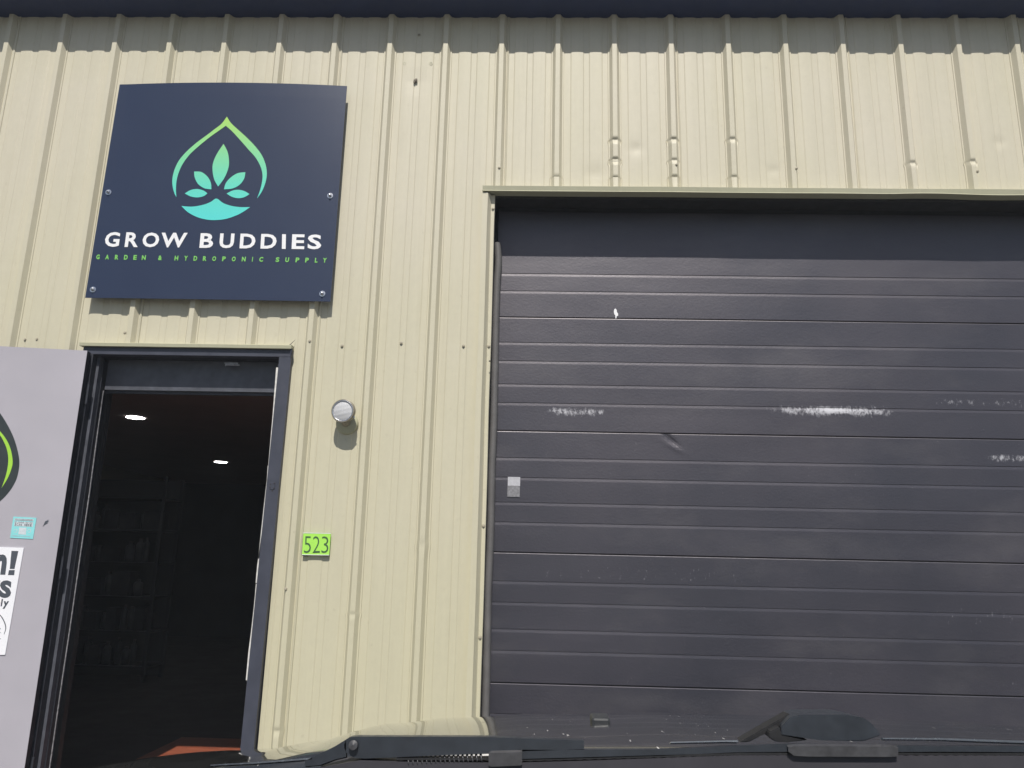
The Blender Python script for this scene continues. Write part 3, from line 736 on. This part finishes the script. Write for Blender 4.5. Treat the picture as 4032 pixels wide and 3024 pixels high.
# shelves with bottles and cartons, dim
SHX0, SHX1, SHY = -4.75, -3.45, 4.0
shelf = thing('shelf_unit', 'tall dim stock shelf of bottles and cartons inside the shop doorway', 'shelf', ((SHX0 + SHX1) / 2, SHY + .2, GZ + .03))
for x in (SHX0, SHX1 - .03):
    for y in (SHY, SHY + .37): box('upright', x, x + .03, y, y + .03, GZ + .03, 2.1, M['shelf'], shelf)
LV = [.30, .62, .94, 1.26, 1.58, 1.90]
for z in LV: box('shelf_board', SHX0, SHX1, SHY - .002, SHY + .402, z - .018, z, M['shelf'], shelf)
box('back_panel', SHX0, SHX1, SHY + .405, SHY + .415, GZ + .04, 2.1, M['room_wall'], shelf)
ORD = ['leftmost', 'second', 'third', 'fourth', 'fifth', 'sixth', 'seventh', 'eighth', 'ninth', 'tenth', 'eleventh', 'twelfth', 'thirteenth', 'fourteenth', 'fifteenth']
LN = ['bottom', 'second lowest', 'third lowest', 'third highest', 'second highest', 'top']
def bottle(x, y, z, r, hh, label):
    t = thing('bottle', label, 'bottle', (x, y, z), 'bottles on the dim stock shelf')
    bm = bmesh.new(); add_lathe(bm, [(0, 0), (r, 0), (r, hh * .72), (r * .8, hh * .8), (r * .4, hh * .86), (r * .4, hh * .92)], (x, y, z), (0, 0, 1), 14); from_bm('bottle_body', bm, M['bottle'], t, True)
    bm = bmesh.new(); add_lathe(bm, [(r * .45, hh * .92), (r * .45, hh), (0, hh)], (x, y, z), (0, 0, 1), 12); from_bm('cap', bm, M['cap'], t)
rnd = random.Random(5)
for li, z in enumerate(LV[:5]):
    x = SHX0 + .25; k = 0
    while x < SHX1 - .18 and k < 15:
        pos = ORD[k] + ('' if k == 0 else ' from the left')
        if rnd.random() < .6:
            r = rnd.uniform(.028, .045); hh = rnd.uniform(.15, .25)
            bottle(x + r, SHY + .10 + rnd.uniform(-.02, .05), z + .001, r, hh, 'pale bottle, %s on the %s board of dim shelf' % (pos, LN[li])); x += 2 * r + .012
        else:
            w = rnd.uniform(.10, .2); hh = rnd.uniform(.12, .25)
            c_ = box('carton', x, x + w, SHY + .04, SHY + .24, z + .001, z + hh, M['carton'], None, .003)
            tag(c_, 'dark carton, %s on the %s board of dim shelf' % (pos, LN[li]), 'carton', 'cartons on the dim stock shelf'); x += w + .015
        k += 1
def on_z(u, v, z): C, d = ray(u, v); return C + d * ((z - C.z) / d.z)
# ------------------------------------------------------------------ navy shop sign
SY = -.052
def sign_y(x, z):
    s = (x + 2.03) / 1.22; s = max(0, min(1, s)); t = max(0, min(1, (z - 2.55) / 1.2))
    return SY - 4 * s * (1 - s) * (.004 + .020 * t * t) - .004 * t
def on_sign(u, v):
    y = SY
    for _ in range(6): p = at(u, v, y); y = sign_y(p.x, p.z)
    return p
k3 = lambda cu, cv: (300 + cu / 1.659, 280 + cv / 1.659)
sg = thing('shop_sign', 'square navy sign with green leaf drop emblem reading GROW BUDDIES on the cream wall', 'sign', (-1.42, -.03, 2.56))
cr = [at(*k3(284, 87), SY - .004), at(*k3(1769, 98), SY - .004), at(*k3(1661, 1505), SY), at(*k3(58, 1480), SY)]
vs, fs = [], []; NX, NZ = 24, 16
for side in (0, .004):
    for j in range(NZ + 1):
        for i in range(NX + 1):
            s, t = i / NX, j / NZ
            p = (cr[3] * (1 - s) + cr[2] * s) * (1 - t) + (cr[0] * (1 - s) + cr[1] * s) * t
            vs.append((p.x, sign_y(p.x, p.z) + side, p.z))
nn = (NX + 1) * (NZ + 1)
for j in range(NZ):
    for i in range(NX):
        a = j * (NX + 1) + i; fs.append((a, a + 1, a + NX + 2, a + NX + 1)); fs.append((nn + a, nn + a + NX + 1, nn + a + NX + 2, nn + a + 1))
edge = [i for i in range(NX + 1)] + [j * (NX + 1) + NX for j in range(1, NZ + 1)] + [NZ * (NX + 1) + i for i in range(NX - 1, -1, -1)] + [j * (NX + 1) for j in range(NZ - 1, 0, -1)]
for a, c_ in zip(edge, edge[1:] + edge[:1]): fs.append((a, nn + a, nn + c_, c_))
finish('sign_panel', vs, fs, M['sign'], sg)
SN = Vector((0, -1, 0))
def band(name, L, Rr, mat, n=6, off=.0015):
    L = smooth_curve(L, n); Rr = smooth_curve(Rr, n); bm = bmesh.new()
    # resample both to the same count
    def res(c, m):
        d = [0]
        for a, b_ in zip(c, c[1:]): d.append(d[-1] + math.hypot(b_[0] - a[0], b_[1] - a[1]))
        o = []; j = 0
        for i in range(m):
            t = d[-1] * i / (m - 1)
            while j < len(d) - 2 and d[j + 1] < t: j += 1
            f = (t - d[j]) / max(1e-9, d[j + 1] - d[j]); o.append((c[j][0] + (c[j + 1][0] - c[j][0]) * f, c[j][1] + (c[j + 1][1] - c[j][1]) * f))
        return o
    L, Rr = res(L, 48), res(Rr, 48)
    A = [bm.verts.new(on_sign(*k3(*q)) + SN * off) for q in L]; B = [bm.verts.new(on_sign(*k3(*q)) + SN * off) for q in Rr]
    for i in range(47): bm.faces.new((A[i], A[i + 1], B[i + 1], B[i]))
    bmesh.ops.remove_doubles(bm, verts=bm.verts, dist=1e-6)
    return from_bm(name, bm, mat, sg)
band('emblem_outline', [(985, 298), (950, 345), (905, 380), (850, 422), (785, 470), (720, 528), (672, 585), (643, 645), (629, 705), (631, 755), (643, 800), (656, 824)],
     [(978, 358), (930, 392), (870, 435), (800, 492), (742, 546), (698, 605), (671, 662), (657, 715), (653, 760), (653, 795), (656, 824)], M['logo'])
band('emblem_outline', [(985, 298), (1012, 340), (1060, 385), (1115, 435), (1170, 492), (1213, 550), (1238, 612), (1246, 670), (1238, 725), (1215, 785), (1182, 833)],
     [(978, 358), (1020, 395), (1075, 455), (1125, 512), (1172, 565), (1203, 620), (1217, 670), (1216, 715), (1203, 775), (1182, 833)], M['logo'])
for L, Rr in (([(963, 476), (918, 545), (894, 605), (892, 655), (903, 710), (928, 755)], [(963, 476), (990, 530), (999, 590), (993, 640), (968, 700), (928, 755)]),
              ([(771, 657), (818, 660), (858, 690), (880, 730), (884, 773)], [(771, 657), (775, 695), (797, 738), (838, 766), (884, 773)]),
              ([(1106, 661), (1055, 668), (1010, 696), (978, 733), (966, 773)], [(1106, 661), (1097, 705), (1066, 745), (1020, 768), (966, 773)]),
              ([(710, 800), (748, 778), (790, 771), (830, 780), (858, 799)], [(710, 800), (750, 820), (795, 826), (835, 817), (858, 799)]),
              ([(983, 801), (1020, 782), (1060, 776), (1100, 785), (1133, 804)], [(983, 801), (1018, 822), (1060, 831), (1100, 824), (1133, 804)])):
    band('emblem_leaf', L, Rr, M['logo'])
band('emblem_foot', [(688, 882), (760, 886), (830, 874), (880, 855), (917, 833), (960, 862), (1010, 880), (1070, 889), (1137, 889)], [(688, 882), (730, 922), (790, 954), (850, 970), (910, 974), (980, 966), (1050, 942), (1095, 918), (1137, 889)], M['logo'])
LB = [('G', 192, 283), ('R', 325, 408), ('O', 437, 541), ('W', 556, 722), ('B', 812, 895), ('U', 940, 1030), ('D', 1073, 1170), ('D', 1209, 1308), ('I', 1347, 1368), ('E', 1412, 1490), ('S', 1515, 1600)]
items = []
for ch, a, c_ in LB:
    t = (a - 192) / 1400; vt = 1052 + 17 * t; vb = 1148 + 17 * t; l = -12 * (1 - t) + 3 if ch != 'I' else -5
    l = -14 + 11 * t
    if ch == 'I': l = -2
    items.append((ch, k3(a - l / 2 - 2, vt), k3(c_ - l / 2 + 2, vt + 1), k3(c_ + l / 2 + 2, vb + 1), k3(a + l / 2 - 2, vb)))
lettering('main_lettering', items, on_sign, M['white'], sg, SN, .002, .028)
SB = [('G', 133, 155), ('A', 192, 216), ('R', 254, 278), ('D', 314, 338), ('E', 375, 397), ('N', 430, 456), ('&', 537, 562), ('H', 644, 668), ('Y', 706, 730), ('D', 768, 792), ('R', 829, 853), ('O', 890, 915), ('P', 955, 978), ('O', 1018, 1043), ('N', 1083, 1108), ('I', 1150, 1155), ('C', 1197, 1222), ('S', 1304, 1328), ('U', 1367, 1391), ('P', 1434, 1458), ('P', 1497, 1520), ('L', 1560, 1578), ('Y', 1612, 1637)]
items = []
for ch, a, c_ in SB:
    t = (a - 133) / 1500; vt = 1199 + 23 * t; vb = vt + 31; l = -4
    items.append((ch, k3(a - l / 2, vt), k3(c_ - l / 2, vt), k3(c_ + l / 2, vb), k3(a + l / 2, vb)))
lettering('small_lettering', items, on_sign, M['small_green'], sg, SN, .002, .045)
for cu, cv in ((211, 792), (1659, 815), (110, 1427), (1608, 1455)):
    p = on_sign(*k3(cu, cv)); bm = bmesh.new()
    add_lathe(bm, [(.0155, 0), (.0155, .0025), (.0085, .003)], p, (0, -1, 0), 20); w = from_bm('bolt', bm, M['steel'], sg)
    bm = bmesh.new(); add_lathe(bm, [(.0088, .002), (.0085, .009), (.005, .011), (.0045, .016), (0, .017)], p, (0, -1, 0), 6); from_bm('bolt_head', bm, M['steel'], w) if False else from_bm('bolt_head', bm, M['steel'], sg)
    bm = bmesh.new(); add_lathe(bm, [(.010, 0), (.010, -.03)], (p.x, sign_y(p.x, p.z) + .0045, p.z), (0, -1, 0), 12); from_bm('spacer', bm, M['steel'], sg)

# ------------------------------------------------------------------ lime number plate
np_ = thing('number_plate', 'lime green house number plate reading 523 on the cream wall', 'number plate', at(1245, 2188, -.02))
k1 = lambda cu, cv: (1100 + cu / 1.843, 1400 + cv / 1.843)
w = lambda u, v: at(u, v, -.020)
poly_on(w, 'plate', [k1(175, 1285), k1(373, 1289), k1(361, 1449), k1(164, 1446)], M['lime_plate'], np_, .0, .005, SN)
lettering('number', [('5', k1(183, 1311), k1(232, 1312), k1(228, 1432), k1(178, 1432)), ('2', k1(246, 1311), k1(296, 1312), k1(294, 1432), k1(241, 1432)), ('3', k1(309, 1312), k1(357, 1313), k1(355, 1432), k1(305, 1432))], w, M['green_ink'], np_, SN, .0012, -0.012)
poly_on(w, 'rim_line', [k1(172, 1285), k1(373, 1289), k1(373, 1293), k1(172, 1289)], M['white'], np_, .001, .0005, SN)
poly_on(w, 'rim_line', [k1(164, 1443), k1(361, 1446), k1(361, 1450), k1(164, 1447)], M['white'], np_, .001, .0005, SN)
for cu in (185, 338):
    q = at(*k1(cu, 1450), -.010); bm = bmesh.new(); add_box(bm, q.x - .01, q.x + .01, -.017, -.001, q.z - .003, q.z + .02); from_bm('adhesive_pad', bm, M['green_ink'], np_)

# ------------------------------------------------------------------ spot lamp
LC = at(1350, 1618, -.090); LA = Vector((-.10, -1, -.05)).normalized()     # glass centre and aim
lamp = thing('spot_lamp', 'small round floodlight with ribbed glass fixed to the cream wall between the doors', 'floodlight', at(1368, 1668, -.006))
RR = .0555
bm = bmesh.new(); add_lathe(bm, [(RR * .93, .004), (RR, .006), (RR * 1.03, 0), (RR * 1.03, -.018), (RR * 1.0, -.024), (RR * .80, -.040), (RR * .45, -.050), (0, -.052)], LC, LA, 40); body = from_bm('lamp_housing', bm, M['lamp_body'], lamp, True)
bm = bmesh.new(); add_lathe(bm, [(RR * .93, .0045), (RR * .86, .0062), (RR * .84, .003)], LC, LA, 40); from_bm('lamp_rim', bm, M['steel'], lamp, True)
# reflector dish, faceted fluting
bm = bmesh.new(); seg = 48; ax = LA; s_ = ax.cross(Vector((0, 0, 1))).normalized(); t_ = s_.cross(ax); rings = []
for j, (r, hgt) in enumerate([(.84, .002), (.74, -.010), (.6, -.020), (.44, -.028), (.26, -.033), (.08, -.036)]):
    rings.append([bm.verts.new(LC + ax * (hgt + (.0012 if k % 2 else 0)) + (s_ * math.cos(2 * math.pi * k / seg) + t_ * math.sin(2 * math.pi * k / seg)) * RR * r) for k in range(seg)])
for A, B in zip(rings, rings[1:]):
    for k in range(seg): bm.faces.new((A[k], A[(k + 1) % seg], B[(k + 1) % seg], B[k]))
bm.faces.new(rings[-1]); from_bm('reflector', bm, M['reflector'], lamp)
# glass lens with moulded flutes
bm = bmesh.new(); G = 44; grid = {}
for i in range(G + 1):
    for j in range(G + 1):
        x = -1 + 2 * i / G; y = -1 + 2 * j / G; r = math.hypot(x, y)
        if r > 1.0: continue
        zz = .010 * (1 - r * r * .9) + .00035 * math.sin(x * 26) * (1 if r < .85 and y > -.2 else 0) + .0003 * math.sin(y * 14 + x * 3)
        grid[i, j] = bm.verts.new(LC + ax * zz + (s_ * x + t_ * y) * RR * .85)
for i in range(G):
    for j in range(G):
        ks = [(i, j), (i + 1, j), (i + 1, j + 1), (i, j + 1)]
        if all(k in grid for k in ks): bm.faces.new([grid[k] for k in ks])
from_bm('lens', bm, M['glass'], lamp, True)
# knuckle, neck and round base
BC = at(1368, 1668, -.004)
bm = bmesh.new(); add_tube(bm, [LC - LA * .034 + Vector((.002, 0, -.012)), Vector((BC.x - .004, -.050, BC.z + .006)), Vector((BC.x - .001, -.034, BC.z)), Vector((BC.x, -.02, BC.z))], [.016, .019, .021, .022], 18); from_bm('neck', bm, M['lamp_body'], lamp, True)
bm = bmesh.new(); add_lathe(bm, [(.054, 0), (.054, .010), (.050, .016), (.030, .019), (.022, .026), (0, .026)], BC, (0, -1, 0), 36); from_bm('base_plate', bm, M['trim'], lamp, True)
bm = bmesh.new(); q = LC + s_ * RR * .92 - t_ * RR * .50 - ax * .01
q = LC + Vector((RR * .93, .006, -RR * .52)); add_lathe(bm, [(.0045, 0), (.0045, .006), (0, .0065)], q, (.7, -.7, 0), 8); from_bm('clamp_screw', bm, M['steel'], lamp)

# ------------------------------------------------------------------ parked car seen from its driver's seat
CARX = .60
car = thing('parked_car', 'black car nose to the wall, its glossy hood and wipers along the bottom edge', 'car', (CARX, -2.4, GZ))
def interp(tab, x):
    if x <= tab[0][0]: return tab[0][1]
    for (a, fa), (b_, fb) in zip(tab, tab[1:]):
        if x <= b_:
            t = (x - a) / (b_ - a); t = t * t * (3 - 2 * t); return fa + (fb - fa) * t
    return tab[-1][1]
DROP = [(0, 0), (.20, .002), (.37, .008), (.50, .017), (.58, .027), (.66, .052), (.72, .066), (.80, .073), (.94, .098), (1.02, .130)]
def hood_z(x, y):
    d = abs(x - CARX); z = 1.089 - .1655 * (y + 2.45) - .14 * (y + 2.45) ** 2
    if y > -1.95: z -= .35 * (y + 1.95) ** 2
    return z - interp(DROP, d) * (1 - .46 * max(0, min(1, (-y - 2.45) / .48)))
vs, fs = [], []; NXh, NYh = 120, 50
hx0, hx1, hy0, hy1 = CARX - .93, CARX + .93, -2.93, -1.62
for j in range(NYh + 1):
    for i in range(NXh + 1):
        x = hx0 + (hx1 - hx0) * i / NXh; y = hy0 + (hy1 - hy0) * j / NYh
        curve = .10 * ((x - CARX) / .93) ** 2
        y -= curve * (.0 if j < NYh * .3 else (j / NYh - .3) * 1.2)
        vs.append((x, y, hood_z(x, y)))
for j in range(NYh):
    for i in range(NXh): a = j * (NXh + 1) + i; fs.append((a, a + 1, a + NXh + 2, a + NXh + 1))
# turned-down rear lip
nb0 = len(vs)
for i in range(NXh + 1): x, y, z = vs[i]; vs.append((x, y - .006, z - .006)); 
for i in range(NXh + 1): x, y, z = vs[i]; vs.append((x, y - .004, z - .03))
for i in range(NXh): fs.append((i + 1, i, nb0 + i, nb0 + i + 1)); fs.append((nb0 + i + 1, nb0 + i, nb0 + NXh + 1 + i, nb0 + NXh + 2 + i))
finish('hood', vs, fs, M['carpaint'], car, smooth=True)
# fenders
for sgn in (-1, 1):
    bm = bmesh.new(); rows = []
    for j in range(31):
        y = -3.05 + 1.5 * j / 30; zt = hood_z(CARX + .93 * sgn, min(y, -1.62)) - .004
        col = []
        for k, (dx, dzv) in enumerate(((.004, 0), (.03, -.012), (.06, -.045), (.085, -.12), (.095, -.25), (.09, -.42), (.075, -.6))):
            z = zt + dzv; wy = y + 2.25
            if z < GZ + .5 * 1.0 and abs(wy) < .40: z = max(z, GZ + .36 + math.sqrt(max(0, .40 ** 2 - wy ** 2)) * .9 - .05)
            col.append(bm.verts.new((CARX + sgn * (.93 + dx), y, z)))
        rows.append(col)
    for A, B in zip(rows, rows[1:]):
        for k in range(6):
            bm.faces.new((A[k], A[k + 1], B[k + 1], B[k]))
    from_bm('fender', bm, M['carpaint'], car, True)
    wh = CARX + sgn * .86
    bm = bmesh.new(); add_lathe(bm, [(.20, -.11), (.30, -.11), (.34, -.09), (.345, 0), (.34, .09), (.30, .11), (.20, .11)], (wh, -2.25, GZ + .345), (1, 0, 0), 36); ty = from_bm('wheel', bm, M['black_rubber'], car, True)
    bm = bmesh.new(); add_lathe(bm, [(.20, -.1), (.19, .06 * sgn), (.05, .08 * sgn), (0, .08 * sgn)], (wh, -2.25, GZ + .345), (1, 0, 0), 24); from_bm('rim', bm, M['steel'], ty)
    bm = bmesh.new(); add_box(bm, CARX + sgn * .78 - .14, CARX + sgn * .78 + .14, -1.72, -1.62, .72, .84, .02); from_bm('headlight', bm, M['glass'], car)
# front end
bm = bmesh.new(); add_box(bm, CARX - .62, CARX + .62, -1.70, -1.625, .62, .84, .012); from_bm('grille', bm, M['black_plastic'], car)
bm = bmesh.new(); add_box(bm, CARX - .99, CARX + .99, -1.85, -1.55, GZ + .22, .60, .05); from_bm('front_bumper', bm, M['carpaint'], car, False)
# cowl below the glass
vs, fs = extrude_profile([(-2.945, 1.085), (-2.99, 1.080), (-3.03, 1.098), (-3.10, 1.118), (-3.16, 1.128)], CARX - .85, CARX + .85, 40)
vs = [(x, y + .08 * ((x - CARX) / .85) ** 2 * -1, z - .02 * ((x - CARX) / .85) ** 2) for x, y, z in vs]; finish('cowl_panel', vs, fs, M['black_plastic'], car)
# washer nozzle on the hood
q = on_z(2362, 2842, 1.115); zq = hood_z(q.x, q.y)
for _ in range(12): q = on_z(2362, 2842, zq); zq = hood_z(q.x, q.y)
bm = bmesh.new(); add_box(bm, q.x - .011, q.x + .011, q.y - .018, q.y + .018, zq - .004, zq + .0075, .003); nz = from_bm('washer_nozzle', bm, M['black_plastic'], car)
bm = bmesh.new(); add_box(bm, CARX * 2 - q.x - .011, CARX * 2 - q.x + .011, q.y - .018, q.y + .018, zq - .006, zq + .0065, .003); from_bm('washer_nozzle', bm, M['black_plastic'], car)

# wipers (photo positions laid on the slope at the foot of the windscreen)
WY = -3.0
def wpt(u, v, y=WY): return at(u, v, y)
def bar_between(bm, pts, depth):
    """pts: list of (u, vtop, vbottom) along the part"""
    F = []
    for u, vt, vb in pts:
        a, b_ = wpt(u, vt), wpt(u, vb)
        F.append([bm.verts.new(a), bm.verts.new(b_), bm.verts.new(b_ + Vector((0, depth, -.002))), bm.verts.new(a + Vector((0, depth, -.001)))])
    for A, B in zip(F, F[1:]):
        for k in range(4): bm.faces.new((A[k], A[(k + 1) % 4], B[(k + 1) % 4], B[k]))
    bm.faces.new(F[0]); bm.faces.new(list(reversed(F[-1])))
wip = bpy.data.objects.new('wiper', None); COL.objects.link(wip); wip.parent = car; wip.location = Vector((.3, WY, 1.14)) - Vector(car.location)
bpy.context.view_layer.update()
bm = bmesh.new(); pts = []
for u, vt, vb in ((1356, 2930, 2945), (1362, 2912, 2962), (1376, 2903, 2976), (1400, 2900, 2985), (1440, 2900, 2987), (1600, 2900.5, 2980), (1760, 2901, 2973), (1925, 2902, 2966), (2060, 2908, 2958), (2300, 2916, 2950)): pts.append((u, vt, vb))
bar_between(bm, pts, .012); bmesh.ops.bevel(bm, geom=[e2 for e2 in bm.edges], offset=.0010, segments=2, affect='EDGES') if False else None
from_bm('wiper_arm', bm, M['wiper_metal'], wip)
bm = bmesh.new(); q = wpt(1392, 2934, WY - .002); add_lathe(bm, [(.0042, 0), (.004, .002), (.0, .003)], q, (0, -1, .2), 14); from_bm('pivot_rivet', bm, M['wiper_clip'], wip)
# long blade: backing rail, rubber edge, centre clips
bm = bmesh.new(); bar_between(bm, [(2040, 2952, 2992), (2200, 2953, 2988), (2600, 2951, 2976), (2900, 2936, 2962), (3130, 2930, 2960), (3400, 2934, 2962), (3700, 2938, 2960), (4060, 2938, 2962), (4300, 2945, 2966)], .008); from_bm('blade_rail', bm, M['wiper_metal'], wip)
bm = bmesh.new(); pts = []
for i in range(140):
    u = 1560 + i * 19.5; base = 2986 if u < 2000 else (2992 - (u - 2000) * .028 if u < 2900 else 2966 + (u - 2900) * .001)
    pts.append((u, base - 2, base + 6 + (3 if i % 2 else 0)))
bar_between(bm, pts, .010); from_bm('blade_rubber', bm, M['black_rubber'], wip)
for cl_ in ([(1925, 2960, 3000), (1935, 2956, 3005), (2048, 2953, 3000), (2056, 2952, 2996)], [(3098, 2934, 2945), (3120, 2930, 2962), (3180, 2929, 2965), (3500, 2931, 2966), (3528, 2935, 2964)]):
    bm = bmesh.new(); bar_between(bm, cl_, -.004); from_bm('blade_clip', bm, M['wiper_clip'], wip)
# spring under the arm
bm = bmesh.new(); a, c_ = wpt(1600, 3006), wpt(1905, 2990); n = 17 * 10; pts = []
for i in range(n + 1):
    t = i / n; p = a.lerp(c_, t); ang = t * 17 * 2 * math.pi; pts.append(p + Vector((0, math.cos(ang) * .0040 + .004, math.sin(ang) * .0040)))
add_tube(bm, pts, .0009, 5); from_bm('spring', bm, M['wiper_clip'], wip, True)

# second wiper: its faceted arm head and the arm running down to the left
w2 = bpy.data.objects.new('wiper', None); COL.objects.link(w2); w2.parent = car; w2.location = Vector((.5, -2.96, 1.14)) - Vector(car.location)
bpy.context.view_layer.update()
k2 = lambda cu, cv: (2600 + cu / 1.5447, 2500 + cv / 1.5447)
def faceted(name, front, back_scale, y0, y1, mat, parent, lift=.0):
    bm = bmesh.new(); F = [at(*k2(*q), y0) for q in front]; cx_ = sum((p.x for p in F)) / len(F); cz_ = sum((p.z for p in F)) / len(F)
    A = [bm.verts.new(p) for p in F]; B = [bm.verts.new((cx_ + (p.x - cx_) * back_scale, y1, cz_ + (p.z - cz_) * back_scale + lift)) for p in F]
    bm.faces.new(A); bm.faces.new(list(reversed(B))); n = len(A)
    for i in range(n): bm.faces.new((A[i], A[(i + 1) % n], B[(i + 1) % n], B[i]))
    bmesh.ops.bevel(bm, geom=[e2 for e2 in bm.edges], offset=.0008, segments=2, affect='EDGES')
    return from_bm(name, bm, mat, parent)
faceted('arm_head', [(735, 560), (790, 500), (850, 487), (1130, 485), (1240, 505), (1290, 540), (1345, 610), (1240, 648), (980, 642), (735, 610)], .82, -2.985, -2.945, M['wiper_metal'], w2)
faceted('arm_head_side', [(665, 590), (730, 560), (734, 611), (900, 640), (770, 655), (700, 650), (660, 625)], .9, -2.984, -2.955, M['black_rubber'], w2)
faceted('wiper_arm', [(480, 655), (790, 478), (800, 495), (740, 555), (660, 590), (540, 652)], .95, -2.972, -2.955, M['black_rubber'], w2)
# glint along the hood's rear edge, shaped as bright metal slivers
hb = []
bm = bmesh.new(); bar_between(bm, [(3476, 2905, 2910), (3700, 2906, 2913), (4040, 2917, 2926), (4200, 2926, 2935)], .004); from_bm('hood_edge_glint', bm, M['glint_metal'], car)
bm = bmesh.new(); bar_between(bm, [(2640, 2921, 2925), (2860, 2915, 2921), (2905, 2915, 2922)], .004); from_bm('hood_edge_glint', bm, M['glint_metal'], car)
bm = bmesh.new(); bar_between(bm, [(828, 3011, 3015), (1000, 3001, 3007), (1228, 2983, 2990)], .004); from_bm('hood_edge_glint', bm, M['glint_metal'], car)
bm = bmesh.new(); bar_between(bm, [(1200, 2996, 3018), (1260, 2968, 3012), (1320, 2938, 2990), (1362, 2912, 2980)], .006); from_bm('arm_root', bm, M['wiper_metal'], wip)
# dark frit band at the foot of the windscreen
bm = bmesh.new(); bar_between(bm, [(1260, 3022, 3200), (1420, 2994, 3200), (1600, 3000, 3200), (2000, 3004, 3200), (2300, 2996, 3200), (2900, 2974, 3200), (3500, 2972, 3200), (4100, 2976, 3200), (4400, 2980, 3200)], .03); from_bm('windscreen_frit', bm, painted('dark_frit', (.045, .043, .052), .6, .1, 9), car)

# volume added round everything to lift the blacks like the windscreen's blue veil
hz = bpy.data.materials.new('added_veil_volume'); hz.use_nodes = True; t = hz.node_tree; t.nodes.clear()
o_ = t.nodes.new('ShaderNodeOutputMaterial'); pv = t.nodes.new('ShaderNodeVolumePrincipled')
pv.inputs['Color'].default_value = (.86, .92, 1.0, 1); pv.inputs['Density'].default_value = 0.004; t.links.new(pv.outputs[0], o_.inputs['Volume'])
bm = bmesh.new(); add_box(bm, -16, 16, -14, 14, GZ - 1.1, 7.0); hzo = from_bm('added_veil', bm, hz); tag(hzo, kind='stuff')
scene.render.resolution_x = 1024; scene.render.resolution_y = 768
